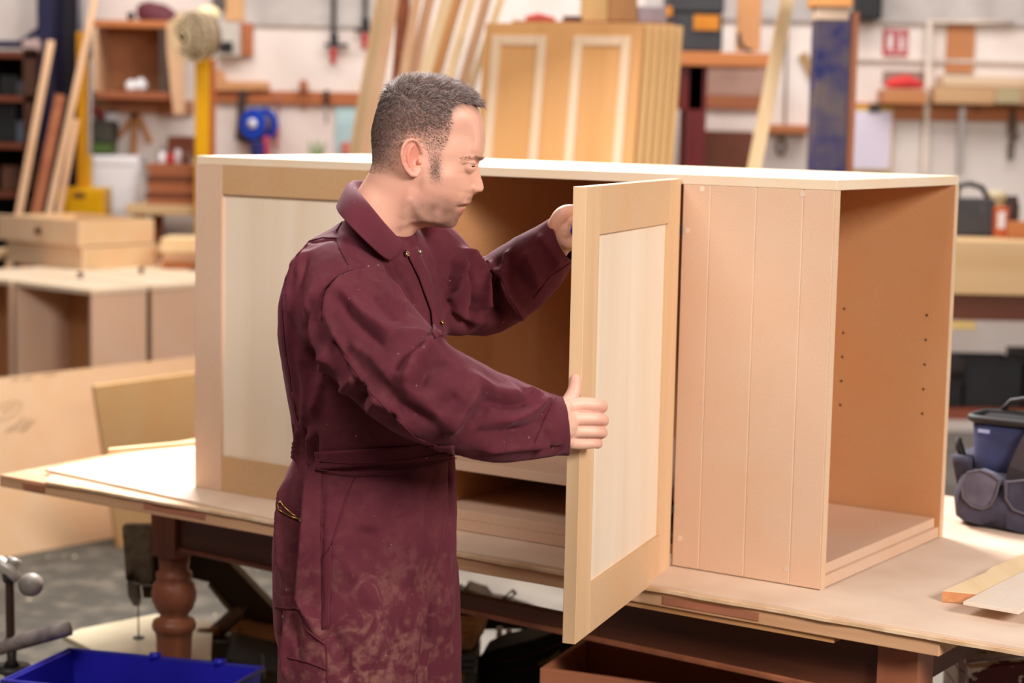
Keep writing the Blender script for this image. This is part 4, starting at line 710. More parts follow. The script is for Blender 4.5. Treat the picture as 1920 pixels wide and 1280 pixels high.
Fx = smooth1(np.interp(tt, np.arange(38), Fp[:, 0]), 2); Fy = smooth1(np.interp(tt, np.arange(38), Fp[:, 1]), 2)
Bx = smooth1(np.interp(tt, np.arange(38), Bp_[:, 0]), 6); By = smooth1(np.interp(tt, np.arange(38), Bp_[:, 1]), 6); Wr = smooth1(np.interp(tt, np.arange(38), Wd), 6)
Tr = np.array([[np.interp(t, ks, TA[:, j]) for j in range(len(dk))] for t in tt])
for j in range(len(dk)): Tr[:, j] = smooth1(Tr[:, j], 3)
def gau(X, Y, cx, cy, sx, sy=None): return np.exp(-((X-cx)/sx)**2-((Y-cy)/(sy or sx))**2)
def gline(X, Y, pts, s):
    d = np.full(X.shape, 1e9)
    for (ax, ay), (bx, by) in zip(pts[:-1], pts[1:]):
        vx, vy = bx-ax, by-ay; t = np.clip(((X-ax)*vx+(Y-ay)*vy)/(vx*vx+vy*vy), 0, 1); d = np.minimum(d, np.hypot(X-ax-t*vx, Y-ay-t*vy))
    return np.exp(-(d/s)**2)
th = np.linspace(0, math.pi, nc); cc = np.cos(th)
Fb = np.interp(tt, [0, 9, 10, 17, 20, 24, 25, 37], [540, 938, 914, 880, 850, 815, 795, 395]); Fb = np.where(tt < 9, Fx, np.where(tt > 25, Fx, Fb)); Fb = smooth1(Fb, 3)
X = (Fb+Bx)[:, None]/2 + cc[None]*(Fb-Bx)[:, None]/2 + (Fx-Fb)[:, None]*np.clip((cc[None]-.72)/.28, 0, 1)**1.3; Yc = (Fy+By)[:, None]/2 + cc[None]*(Fy-By)[:, None]/2
dist = np.hypot(Fx[:, None]-X, Fy[:, None]-Yc)
cb_ = np.where(cc[None] > .5, .5, cc[None])+0*X
E = Wr[:, None]*np.clip(1-np.abs(cb_)**2.4, 0, 1)**.5
Tg = np.array([np.interp(dist[i], dk, Tr[i]) for i in range(nr)])
gx = np.array([300,400,500,550,600,650,700,750,800,850,900,960], float); gy = np.array([300,450,560,660,760,850,940,1030,1090], float)
GT = np.array([[360,350,330,322,312,300,285,262,230,190,120,60],[350,340,326,320,314,304,290,272,250,215,140,60],[345,335,322,314,306,294,278,256,228,190,125,50],[340,330,316,306,294,278,260,238,208,152,70,30],[335,325,310,300,288,272,252,224,180,112,52,20],[330,318,302,290,276,258,234,201,152,96,46,10],[325,306,286,274,258,236,209,175,133,82,30,0],[310,286,264,248,228,204,175,142,104,62,10,0],[290,266,244,226,202,172,140,104,70,40,0,0]], float)
def bil(Xq, Yq):
    fi = np.interp(Yq, gy, np.arange(len(gy))); fj = np.interp(Xq, gx, np.arange(len(gx))); i0 = np.clip(fi.astype(int), 0, len(gy)-2); j0 = np.clip(fj.astype(int), 0, len(gx)-2); a = fi-i0; b = fj-j0
    a = a*a*(3-2*a)*.5+a*.5; return (GT[i0, j0]*(1-a)*(1-b)+GT[i0+1, j0]*a*(1-b)+GT[i0, j0+1]*(1-a)*b+GT[i0+1, j0+1]*a*b)
wq_ = 1/(1+np.exp(-(dist-78)/13)); wq_ *= 1/(1+np.exp((Yc-1075)/14)); wq_ *= 1/(1+np.exp(-(Yc-400)/25)); Tg = Tg*(1-wq_)+bil(X, Yc)*wq_
k_ = 14.; G = -k_*np.log(np.exp(-np.clip(E, 0, 700)/k_)+np.exp(-np.clip(Tg, 0, 700)/k_)); G = np.clip(G, 0, None); G[:, 0] = 0; G[:, -1] = 0
Gs = G.copy()
for _ in range(90): Gs[1:-1] = (Gs[:-2]+2*Gs[1:-1]+Gs[2:])/4
wf = 1/(1+np.exp(-(dist-118)/16)); G = G*(1-wf)+Gs*wf
Gj = G.copy()
for _ in range(10): Gj[:, 1:-1] = (Gj[:, :-2]+2*Gj[:, 1:-1]+Gj[:, 2:])/4
wj = np.clip((dist-40)/60, 0, 1)*(np.abs(cc[None]) < .97); G = G*(1-wj)+Gj*wj
env = np.clip(G/40, 0, 1)
G += env*(12*gau(X, Yc, 892, 820, 20, 22) - 9*gline(X, Yc, [(872, 792), (868, 825), (878, 850)], 8) + 10*gau(X, Yc, 735, 740, 70, 45) - 9*gline(X, Yc, [(862, 850), (820, 900), (785, 950)], 14)
     - 12*gau(X, Yc, 790, 470, 70, 60) + 11*gline(X, Yc, [(805, 640), (870, 622), (935, 628)], 15) - 10*gline(X, Yc, [(850, 640), (905, 655)], 12) + 12*gline(X, Yc, [(500, 760), (450, 900), (420, 1120)], 32)
     - 12*gau(X, Yc, 520, 800, 40, 50) + 9*gline(X, Yc, [(480, 900), (540, 1010), (640, 1060)], 26) + 7*gau(X, Yc, 842, 925, 22, 10) + 9*gau(X, Yc, 808, 978, 20, 11) - 8*gau(X, Yc, 795, 1010, 30, 9)
     - 6*gau(X, Yc, 815, 725, 35, 8) - 16*gau(X, Yc, 916, 856, 16, 7) + 5*gau(X, Yc, 560, 650, 25, 60))
notch = np.exp(-((Yc-944)/7.5)**2)*np.exp(-(dist/42)**2); X = X - 46*notch
G -= env*13*np.exp(-((Yc-941)/5.5)**2)*np.clip((X-775)/15, 0, 1)*(X < 880)
G = np.clip(G, 0, None)
hv = []
for i in range(nr):
    near = [hc(X[i, j], Yc[i, j], G[i, j]) for j in range(nc)]; far = [hc(X[i, j], Yc[i, j], -G[i, j]) for j in range(nc-2, 0, -1)]
    hv.append(near+far)
n = len(hv[0]); head = MB(); head.v = [tuple(p) for r in hv for p in r]
head.f = [(i*n+k, i*n+(k+1) % n, (i+1)*n+(k+1) % n, (i+1)*n+k) for i in range(nr-1) for k in range(n)] + [tuple(range(n))[::-1], tuple((nr-1)*n+k for k in range(n))]
# eyelids: a ball with the opening pressed in
EC = (846, 672, 126); ER = 53
def lidball(sgn):
    mb = MB(); c = hc(EC[0], EC[1], sgn*EC[2]); n2, m2 = 40, 40; vs = []
    for i in range(m2+1):
        el = -math.pi/2+math.pi*i/m2
        for k in range(n2):
            az = 2*math.pi*k/n2; dx, dy, dz = math.cos(el)*math.cos(az), math.cos(el)*math.sin(az), math.sin(el)
            a2 = math.atan2(-dy*sgn, dx)      # 0 = forward (+x), 90 = outward
            opening = math.exp(-((math.degrees(a2)-48)/56)**4)
            up_, lo_ = .00+.06*opening, .00-.16*opening
            r = (ER+5)*U
            if lo_ < dz < up_ and 8 < math.degrees(a2) < 98: r = (ER-5)*U
            if up_ <= dz < up_+.10: r += 2.0*U
            vs.append(c+Vector((dx, dy, dz))*r)
    fs = [(i*n2+k, i*n2+(k+1) % n2, (i+1)*n2+(k+1) % n2, (i+1)*n2+k) for i in range(m2) for k in range(n2)]
    return mb.add(vs, fs)
# ears
def ear(sgn):
    L_ = []
    hel = [(552,590,322),(545,545,336),(522,508,350),(490,497,362),(455,510,376),(432,550,386),(424,600,388),(432,652,378),(455,697,362),(485,728,348),(515,733,338),(536,706,328),(542,675,322)]
    L_.append(MB().tube([hc(a, b, sgn*g) for a, b, g in hel], [10*U]+[13*U]*7+[15*U, 18*U, 18*U, 14*U, 10*U], 10))
    L_.append(MB().tube([hc(a, b, sgn*g) for a, b, g in [(500,530,345),(478,555,358),(464,600,366),(468,650,360),(490,690,346),(515,700,336)]], [8*U, 11*U, 12*U, 12*U, 12*U, 9*U], 10))
    L_.append(blob(hc(541, 645, sgn*338), (13*U, 15*U, 22*U)))
    hel2 = hel; cen = (508, 622, 318); vs = []; nn = len(hel2)
    for s_, q in ((0, 0), (1, -14)):
        vs += [hc(a, b, sgn*(g+q-4)) for a, b, g in hel2]; vs.append(hc(cen[0], cen[1], sgn*(cen[2]+q-4)))
    fs = [(i, (i+1) % nn, nn) for i in range(nn)]+[(nn+1+i, 2*nn+1, nn+1+(i+1) % nn) for i in range(nn)]+[(i, nn+1+i, nn+1+(i+1) % nn, (i+1) % nn) for i in range(nn)]
    L_.append(MB().add(vs, fs)); L_.append(blob(hc(500, 700, sgn*325), (38*U, 22*U, 30*U))); return L_
# ---------------------------------------------------------------- body under the clothes, arms and hands
s0 = YH/F_PX
body = [head, lidball(1), lidball(-1)] + ear(1) + ear(-1)
body.append(limb([(712, 500, 3.09, .055), (690, 590, 3.10, .09), (695, 700, 3.10, .09), (700, 850, 3.11, .09), (690, 1000, 3.11, .09), (690, 1120, 3.12, .085)], 16, 3))
NA = [(632,545,2.97,.078),(660,592,2.93,.083),(702,642,2.885,.081),(745,690,2.84,.079),(790,728,2.80,.076),(840,752,2.80,.073),(900,776,2.83,.068),(950,788,2.87,.0645),(1000,795,2.91,.056),(1040,797,2.945,.0475),(1062,797,2.962,.0475),(1100,797,2.985,.047)]
FA = [(772,485,3.20,.085),(810,520,3.22,.082),(845,550,3.25,.071),(878,553,3.27,.070),(906,566,3.28,.0585),(935,548,3.28,.062),(972,520,3.27,.0625),(1012,487,3.25,.055),(1045,455,3.232,.042),(1066,438,3.225,.039),(1100,412,3.215,.040)]
body.append(limb([(640, 545, 3.0, .05)]+[(a, b, Y, .042 if i < 5 else .034) for i, (a, b, Y, r) in enumerate(NA[1:9])]+[(1040, 797, 2.945, .028), (1052, 797, 2.965, .027)], 14, 3))
body.append(limb([(740, 500, 3.16, .05)]+[(a, b, Y, .042 if i < 4 else .034) for i, (a, b, Y, r) in enumerate(FA[1:8])]+[(1045, 452, 3.228, .027), (1060, 440, 3.22, .026)], 14, 3))
LEGN = (pt(652, 1130, 3.03).x, 3.03); LEGF = (pt(738, 1130, 3.2).x, 3.2)
for lx, ly in (LEGN, LEGF): body.append(limb([(Vector((lx, ly, .88)), .07), (Vector((lx+.02, ly, .5)), .05), (Vector((lx, ly, .12)), .035)], 12, 3))
def finger(pts, r0, r1): 
    P = pts; k = len(P); return limb([(*p, r0+(r1-r0)*i/(k-1)) for i, p in enumerate(P)], 14, 5)
# near (right) hand closed over the free edge of the door: four fingers across it, thumb up behind
body.append(finger([(1046, 771, 2.968), (1061, 764, 2.972), (1088, 757, 2.980), (1119, 759, 2.986), (1129, 762, 3.003), (1126, 765, 3.026)], .0125, .0088))
body.append(finger([(1046, 789, 2.966), (1061, 786, 2.968), (1090, 784, 2.976), (1121, 785, 2.983), (1131, 788, 3.000), (1128, 790, 3.024)], .0125, .0088))
body.append(finger([(1048, 806, 2.966), (1062, 808, 2.970), (1090, 808, 2.978), (1119, 809, 2.985), (1129, 811, 3.001), (1126, 813, 3.024)], .0120, .0083))
body.append(finger([(1050, 822, 2.970), (1064, 828, 2.975), (1088, 831, 2.983), (1110, 830, 2.989), (1120, 831, 3.003), (1119, 832, 3.022)], .0110, .0078))
body.append(finger([(1042, 797, 2.962), (1052, 780, 2.985), (1066, 755, 3.000), (1076, 734, 3.004), (1079, 711, 3.008)], .0165, .0092))
body.append(blob(pt(1050, 796, 2.975), (.020, .020, .040))); body.append(blob(pt(1056, 815, 2.982), (.018, .016, .024)))
for kx, ky, kz in ((1060, 763, 2.963), (1057, 786, 2.957), (1059, 807, 2.960), (1063, 826, 2.966)): body.append(blob(pt(kx, ky, kz), (.011, .010, .0105)))
# far (left) hand around the screwdriver handle
body.append(finger([(1046, 424, 3.212), (1056, 405, 3.205), (1072, 399, 3.205), (1100, 403, 3.215), (1118, 412, 3.235)], .0185, .0105))
body.append(finger([(1050, 430, 3.225), (1062, 412, 3.24), (1090, 406, 3.255), (1115, 412, 3.265), (1122, 428, 3.25), (1106, 438, 3.235)], .015, .0085))
body.append(finger([(1056, 440, 3.225), (1076, 428, 3.25), (1098, 424, 3.265), (1122, 430, 3.27), (1126, 444, 3.25), (1108, 450, 3.235)], .015, .008))
body.append(finger([(1060, 452, 3.225), (1082, 446, 3.25), (1104, 446, 3.262), (1122, 450, 3.262), (1124, 460, 3.245), (1106, 463, 3.232)], .0135, .0075))
body.append(finger([(1052, 432, 3.212), (1066, 452, 3.208), (1084, 455, 3.205), (1102, 450, 3.205), (1118, 442, 3.207)], .0175, .0095))
body.append(blob(pt(1062, 429, 3.214), (.021, .024, .031))); body.append(blob(pt(1074, 414, 3.206), (.018, .018, .018))); body.append(blob(pt(1078, 451, 3.208), (.017, .017, .0145)))
BV, BF, BN = remesh(body, .0017, 3, .5)

# skin colours in a colour attribute: lips, stubble, cropped hair tone, flush on ear and cheek
P = BV; inv = Matrix(((rt.x, rt.y, rt.z), (up.x, up.y, up.z), (fw.x, fw.y, fw.z)))
Rm = np.array([[*rt], [*up], [*fw]]); q = (P-np.array([*CAM])) @ Rm.T
PX = 960+F_PX*q[:, 0]/q[:, 2]; PY = 640-F_PX*q[:, 1]/q[:, 2]
HX, HY = (PX-640)*3.5556, (PY-120)*3.5556        # only used to address places on the face; mirrored to the far side
# parallax-free drawing coordinates of every vertex (orthogonal to the mid-plane)
q0 = (np.c_[P[:, 0], np.full(len(P), YH), P[:, 2]]-np.array([*CAM])) @ Rm.T
HX, HY = (960+F_PX*q0[:, 0]/q0[:, 2]-640)*3.5556, (640-F_PX*q0[:, 1]/q0[:, 2]-120)*3.5556
headm = (HY < 1350) & (HX > -60) & (HX < 1060) & (np.abs(P[:, 1]-YH) < .12)
skin = np.tile(np.array(lin((226, 168, 142))), (len(P), 1)); redc = np.array(lin((214, 128, 108))); pal = np.array(lin((236, 190, 166)))
def mixc(w, col):
    global skin
    w = np.clip(w, 0, 1)[:, None]; skin = skin*(1-w)+np.asarray(col)*w
earw = gau(HX, HY, 480, 610, 75, 140)*(np.abs(P[:, 1]-YH) > .074)
mixc(headm*earw*.75, redc); mixc(headm*gau(HX, HY, 560, 850, 200, 60)*.25, redc)
nz = np.array([mnoise.noise(Vector(p)*55) for p in P[headm]]); nzf = np.zeros(len(P)); nzf[headm] = nz
def poly_in(X_, Y_, poly):
    ins = np.zeros(X_.shape, bool); n_ = len(poly)
    for i in range(n_):
        x1, y1 = poly[i]; x2, y2 = poly[(i+1) % n_]
        if y1 == y2: continue
        c = ((y1 > Y_) != (y2 > Y_)) & (X_ < (x2-x1)*(Y_-y1)/(y2-y1)+x1); ins ^= c
    return ins
hn = 18*nzf
beard = headm*(gau(HX, HY, 640, 960, 190, 95)+.45*gau(HX, HY, 640, 720, 45, 110)+.8*gau(HX, HY, 760, 1050, 110, 55)+.6*gau(HX, HY, 850, 895, 28, 22))*(1+.5*nzf)
mixc(beard*.85, lin((134, 94, 78)))
mixc(headm*(gau(HX, HY, 838, 932, 30, 8)+gau(HX, HY, 806, 974, 20, 12))*1.1, lin((200, 112, 100)))
mixc(headm*np.exp(-((HY-943)/6)**2)*(HX > 778)*(HX < 860)*.9, lin((70, 20, 16)))  # dark of the mouth gap painted into the skin colour
mixc(headm*gau(HX, HY, 917, 856, 13, 6)*.8, lin((90, 40, 32)))  # nostril shade painted in as a dark spot
mixc(headm*gline(HX, HY, [(815, 662), (850, 655), (893, 664)], 5)*.75, lin((84, 46, 36)))
mixc(headm*gau(HX, HY, 850, 705, 40, 12)*.25, lin((180, 110, 96)))
HAIR = [(1000,150),(960,330),(905,285),(860,268),(800,262),(752,275),(738,320),(748,380),(742,430),(720,500),(690,560),(672,640),(668,740),(640,770),(612,740),(606,660),(592,600),(560,545),(520,492),(470,480),(425,520),(410,600),(392,660),(345,705),(280,715),(180,715),(120,600),(120,100),(500,0)]
def soft(poly, rad):
    o_ = np.zeros(len(HX)); 
    for k in range(14): a_ = 2.4*k; r_ = rad*math.sqrt((k+.5)/14); o_[headm] += poly_in((HX+hn)[headm]+r_*math.cos(a_), (HY+hn)[headm]+r_*math.sin(a_), poly)
    return o_/14
fade = soft(HAIR, 34)
inner = soft([(1000,150),(960,330),(905,285),(860,268),(790,275),(735,330),(700,400),(600,450),(500,440),(420,470),(370,560),(300,650),(120,660),(120,100),(500,0)], 60)
mixc(headm*fade*np.where(HY > 560, .22, .5), lin((140, 104, 92))); mixc(headm*inner*.75, lin((104, 78, 70)))
handm = (P[:, 2] > 1.0) & (PX > 1035) & ~headm
mixc(handm*.5, pal); mixc(handm*.35*(np.array([0.]*len(P))+gau(PX, PY, 1128, 790, 12, 60)+gau(PX, PY, 1078, 712, 14, 20)), redc)
mixc(handm*.5*sum(gline(PX, PY, [(1085, yy), (1130, yy+1)], 1.6) for yy in (771.5, 797, 820.5)), lin((150, 70, 56)))  # shade in the gaps between fingers, painted as darker lines
SK = bpy.data.materials.new('skin'); SK.use_nodes = True; nt = SK.node_tree; Bs = nt.nodes['Principled BSDF']; at = nt.nodes.new('ShaderNodeVertexColor'); at.layer_name = 'Col'
nn_ = nt.nodes.new('ShaderNodeTexNoise'); nn_.inputs['Scale'].default_value = 900; bb = nt.nodes.new('ShaderNodeBump'); bb.inputs['Strength'].default_value = .12; bb.inputs['Distance'].default_value = .0006
tcn = nt.nodes.new('ShaderNodeTexCoord'); nt.links.new(tcn.outputs['Object'], nn_.inputs['Vector']); nt.links.new(nn_.outputs['Fac'], bb.inputs['Height']); nt.links.new(bb.outputs[0], Bs.inputs['Normal'])
nt.links.new(at.outputs[0], Bs.inputs['Base Color']); Bs.inputs['Roughness'].default_value = .5; Bs.inputs['Specular IOR Level'].default_value = .35
Bs.inputs['Subsurface Weight'].default_value = .12; Bs.inputs['Subsurface Radius'].default_value = (.012, .004, .002); Bs.inputs['Subsurface Scale'].default_value = .35
bo = np_mesh('body', BV, BF, SK, man)
ca = bo.data.color_attributes.new('Col', 'FLOAT_COLOR', 'POINT'); ca.data.foreach_set('color', np.c_[skin, np.ones(len(P))].ravel().astype(np.float32))

# eyes
def sub(name, mb, mt, **k): return ob(name, mb, mt, man, world=True, **k)
for sg in (1, -1):
    e = sub('eye', blob(hc(EC[0], EC[1], sg*EC[2]), (ER*U,)*3, 28, 18), flat('eye white', (112, 86, 76), .35, spec=.4, var=.97), smooth=True)
    cdir = Vector((.86, -.50*sg, -.06)).normalized(); c0 = hc(EC[0], EC[1], sg*EC[2])
    m = MB(); a = cdir.orthogonal().normalized(); b = cdir.cross(a); vs = []
    for rr, hh in ((0.1, 1.02), (.4, 1.016), (.58, 1.004), (.60, .9)):
        for k in range(18):
            t = 2*math.pi*k/18; d = (cdir*math.sqrt(max(0, 1-rr*rr))+(a*math.cos(t)+b*math.sin(t))*rr).normalized(); vs.append(c0+d*ER*U*hh)
    m.add(vs, [(i*18+k, i*18+(k+1) % 18, (i+1)*18+(k+1) % 18, (i+1)*18+k) for i in range(3) for k in range(18)]+[tuple(range(18))])
    ir = ob('iris', m, flat('dark iris', (52, 38, 30), .15, spec=.6), e, smooth=True, world=True)

# ---------------------------------------------------------------- coverall
def torso(secs, n=40):
    vs = []; 
    for (y, xl, xr, b, dl) in secs:
        c = pt((xl+xr)/2, y, 3.11); hx = (xr-xl)/2*3.11/F_PX; d = math.radians(dl)
        for k in range(n):
            t = 2*math.pi*k/n; cx, sx = math.cos(t), math.sin(t)
            e = lambda v: math.copysign(abs(v)**.88, v)
            vs.append((c.x+hx*e(cx), c.y+b*(e(sx)*math.cos(d)+e(cx)*math.sin(d)), c.z))
    m_ = len(secs); fs = [(i*n+k, i*n+(k+1) % n, (i+1)*n+(k+1) % n, (i+1)*n+k) for i in range(m_-1) for k in range(n)]
    return MB().add(vs, fs+[tuple(range(n))[::-1], tuple((m_-1)*n+k for k in range(n))])
TS = [(405,664,748,.066,5),(418,640,775,.085,10),(432,618,790,.12,14),(450,585,803,.155,18),(475,566,812,.18,20),(510,546,818,.190,20),(560,534,826,.195,20),(620,531,834,.188,18),(700,540,840,.176,15),(770,550,846,.166,12),(815,553,850,.158,10),(840,556,852,.156,10),(856,551,853,.158,10),(880,540,855,.165,10),(920,528,857,.176,10),(970,519,858,.182,10),(1030,515,857,.182,10),(1090,514,856,.178,10),(1150,514,855,.17,10),(1190,518,850,.15,8)]
cov = [torso(TS), limb(NA, 26, 4), limb(FA, 26, 4)]
z1 = lambda py: pt(700, py, 3.1).z
s31 = 3.05/F_PX
cov.append(limb([(664, 1060, 3.05, .118), (664, 1150, 3.04, .122), (662, 1290, 3.03, .121), (Vector((LEGN[0]+.01, 3.03, .52)), .115), (Vector((LEGN[0], 3.03, .3)), .1), (Vector((LEGN[0], 3.03, .1)), .085)], 28, 5))
cov.append(limb([(742, 1060, 3.20, .105), (746, 1150, 3.20, .108), (748, 1290, 3.20, .106), (Vector((LEGF[0]+.02, 3.2, .52)), .10), (Vector((LEGF[0]+.02, 3.2, .3)), .095), (Vector((LEGF[0]+.02, 3.2, .1)), .085)], 28, 5))
CV, CF, CN = remesh(cov, .0040, 12, .6)
def cutplane(V, Fq, N, c, d, rad):
    """cut the tube end cleanly at the cuff plane, leaving an open cuff"""
    bm = bmesh.new(); vs = [bm.verts.new(p) for p in V]; 
    for f in Fq: bm.faces.new([vs[i] for i in f])
    d = d.normalized(); c = Vector(c)
    sel = [f for f in bm.faces if (lambda q: abs(q.dot(d)) < .14 and (q-d*q.dot(d)).length < rad)(f.calc_center_median()-c)]
    ge = set(sel); [ge.update(f.edges) for f in sel]; [ge.update(f.verts) for f in sel]
    bmesh.ops.bisect_plane(bm, geom=list(ge), dist=.0003, plane_co=c, plane_no=d, clear_outer=False, clear_inner=False)
    kill = [v for v in bm.verts if (lambda q: .0002 < q.dot(d) < .16 and (q-d*q.dot(d)).length < rad*1.3)(v.co-c)]
    bmesh.ops.delete(bm, geom=kill, context='VERTS'); bm.normal_update(); bm.verts.index_update()
    V2 = np.array([[*v.co] for v in bm.verts]); N2 = np.array([[*v.normal] for v in bm.verts]); F2 = [tuple(v.index for v in f.verts) for f in bm.faces]; bm.free(); return V2, F2, N2
b = pt(1059, 797, 2.964); CV, CF, CN = cutplane(CV, CF, CN, b, Vector((.985, .10, .13)), .075)
b = pt(1057, 445, 3.229); CV, CF, CN = cutplane(CV, CF, CN, b, Vector((.885, -.30, .44)), .075)
for zz, cx, cy in ((.075, LEGN[0], 3.03), (.075, LEGF[0]+.02, 3.2)): CV, CF, CN = cutplane(CV, CF, CN, Vector((cx, cy, zz)), Vector((0, 0, -1)), .15)

def bvh_of(V, Fq): return BVHTree.FromPolygons([tuple(p) for p in V], Fq)
bv = bvh_of(CV, CF)
def hit(px, py, tree=None):
    h = (tree or bv).ray_cast(CAM, ray(px, py).normalized()); 
    if h[0] is None: return None, None
    return h[0], (h[1] if h[1].dot(ray(px, py)) < 0 else -h[1])
def surf_line(pts, step=6, tree=None):
    out = []
    for (ax, ay), (bx, by) in zip(pts[:-1], pts[1:]):
        k = max(1, int(math.hypot(bx-ax, by-ay)/step))
        for i in range(k): out.append((ax+(bx-ax)*i/k, ay+(by-ay)*i/k))
    out.append(pts[-1]); res = []
    for p in out:
        h, nn = hit(*p, tree)
        if h is not None and (not res or (h-res[-1][0]).length < .06): res.append((h, nn))
    return res
# folds: (points on the cloth, height mm, half-width mm)
FOLDS = [
 # near sleeve
 ([(606,548),(601,590)], -4, 7), ([(677,501),(636,515),(606,547)], -4, 5), ([(690,508),(640,528),(614,560),(612,600)], 5, 12),
 ([(740,622),(790,626),(830,650)], 4, 13), ([(815,640),(778,672),(762,722)], 9, 12), ([(835,668),(800,690),(782,735)], -8, 12), ([(795,650),(757,668),(738,700)], -5, 10),
 ([(896,728),(853,787),(840,812)], 8, 12), ([(925,760),(880,800)], -6, 13), ([(862,742),(820,775)], -5, 14), ([(636,540),(681,590),(736,628)], 6, 11), ([(640,565),(676,612),(720,650)], -5, 11),
 ([(690,548),(745,600)], -5, 10), ([(700,530),(760,585)], 5, 9), ([(609,590),(652,668),(697,732),(781,816)], 4, 8), ([(620,640),(660,700)], -5, 10), ([(655,640),(700,670),(735,720)], 4, 12),
 ([(700,690),(750,760),(820,800)], -4, 16), ([(730,690),(800,760),(870,800)], 4, 16), ([(870,700),(930,735),(985,742)], 5, 14), ([(905,745),(960,760),(1000,752)], -7, 12), ([(940,790),(985,775),(1030,745)], 7, 10),
 ([(985,728),(1004,744),(1000,764)], 6, 8), ([(950,820),(1000,800),(1040,770)], -5, 12), ([(900,840),(960,835),(1040,830)], 6, 10), ([(880,815),(940,812),(1000,815)], -4, 12), ([(1000,850),(1055,842)], -4, 8), ([(1030,755),(1022,800),(1034,840)], -3, 7),
 # back and side of the jacket
 ([(527,560),(532,640),(541,700),(552,770),(560,815)], -6, 6), ([(540,560),(546,640),(556,710),(566,790)], 5, 8), ([(560,480),(545,540),(552,600)], 5, 8), ([(575,480),(562,540),(566,590)], -4, 7),
 ([(596,520),(575,570),(590,640),(640,700)], 4, 12), ([(585,560),(572,620),(592,690),(615,760)], -5, 12), ([(690,722),(650,775),(596,812)], -8, 11), ([(672,706),(625,752),(582,802)], 7, 11), ([(720,740),(668,800),(600,828)], 5, 10),
 ([(620,640),(605,700),(585,780)], 5, 12), ([(560,650),(575,730),(572,800)], 4, 9), ([(750,770),(700,812),(640,832)], -3, 12), ([(550,800),(545,860)], -6, 5), ([(562,798),(560,870)], 6, 5), ([(573,800),(572,874)], -6, 5), ([(583,806),(584,876)], 6, 5), ([(594,812),(594,872)], -4, 4),
 # chest and shoulders
 ([(649,406),(629,433),(634,456),(654,497)], -3, 4), ([(631,447),(581,455),(552,488),(532,540)], -4, 5), ([(640,440),(700,480),(760,560)], 4, 11), ([(668,446),(716,498),(772,588)], -4, 9), ([(690,460),(740,520),(790,600)], 4, 9), ([(655,470),(700,512)], -4, 8),
 ([(735,500),(775,560),(800,620)], -4, 9), ([(600,430),(570,470),(560,520)], 3, 10), ([(806,470),(812,540),(818,600)], 4, 8),
 # far sleeve
 ([(862,470),(880,476),(899,505),(903,522)], 8, 8), ([(880,490),(893,530),(893,570),(878,605)], -12, 8), ([(872,487),(862,515),(848,545)], 8, 8), ([(856,490),(848,515),(838,540)], -6, 7), ([(905,512),(912,545),(910,568),(902,576)], 9, 7), ([(912,495),(930,512),(942,510)], 8, 8),
 ([(925,515),(925,560),(935,600)], -11, 10), ([(955,472),(943,518)], 6, 5), ([(940,522),(958,565),(980,598)], 7, 7), ([(985,470),(1000,500),(1010,540)], 4, 14), ([(960,500),(990,540)], -4, 12), ([(1010,440),(1035,470),(1050,500)], 4, 10), ([(840,580),(880,600),(930,600)], 4, 12), ([(838,560),(850,590),(880,620)], -6, 10),
 # trousers
 ([(844,868),(847,957),(831,1055)], -13, 7), ([(838,1060),(822,1110),(806,1175),(790,1279)], -14, 9), ([(581,886),(572,1010),(563,1119),(596,1190)], 7, 9), ([(565,890),(555,1000),(546,1120),(560,1240)], -6, 9), ([(535,900),(527,980),(530,1080)], 6, 7), ([(545,1150),(537,1220),(541,1279)], 6, 8), ([(526,1140),(522,1230)], -4, 7),
 ([(700,900),(690,1000)], 4, 22), ([(760,890),(780,1000),(775,1100)], 5, 22), ([(810,900),(800,1000),(790,1100)], -4, 16), ([(640,1040),(700,1130),(720,1240)], 4, 24), ([(620,1180),(660,1279)], -4, 18), ([(605,890),(602,1000),(604,1180)], -3, 5), ([(836,1120),(838,1200),(836,1279)], 5, 8),
]
def arr(l): return np.array([[*p] for p in l])
DSP = np.zeros(len(CV))
for pts_, amp, wd in FOLDS:
    ln = surf_line(pts_, 5)
    if len(ln) < 2: continue
    L_ = arr([p for p, _ in ln]); nv = arr([n_ for _, n_ in ln]).mean(0); lo = L_.min(0)-.05; hi = L_.max(0)+.05
    ii = np.where(((CV > lo) & (CV < hi)).all(1) & (CN @ nv > -.2))[0]
    if not len(ii): continue
    Q = CV[ii]; dm = np.full(len(Q), 9.); tm = np.zeros(len(Q)); nS = len(L_)-1
    for s_ in range(nS):
        a_, b_ = L_[s_], L_[s_+1]; v_ = b_-a_; t_ = np.clip(((Q-a_) @ v_)/max(1e-9, v_ @ v_), 0, 1); d_ = np.linalg.norm(Q-a_-t_[:, None]*v_, axis=1)
        up2 = d_ < dm; dm[up2] = d_[up2]; tm[up2] = (s_+t_[up2])/nS
    taper = np.clip(np.minimum(tm, 1-tm)*5+.25, 0, 1)
    DSP[ii] += 2.2*amp*.001*taper*np.exp(-(dm/(wd*.00085))**1.5)
nzv = np.array([mnoise.noise(Vector((p[0]*11, p[1]*11, p[2]*7)))*.0022+mnoise.noise(Vector((p[0]*30+9, p[1]*30, p[2]*22)))*.0011+mnoise.noise(Vector((p[0]*70, p[1]*70+5, p[2]*70)))*.0005 for p in CV])
CV2 = CV+CN*(DSP+nzv)[:, None]
covm = bpy.data.materials.new('maroon drill cloth'); covm.use_nodes = True; nt = covm.node_tree; Bc = nt.nodes['Principled BSDF']; Lk = nt.links.new
tc_ = nt.nodes.new('ShaderNodeTexCoord')
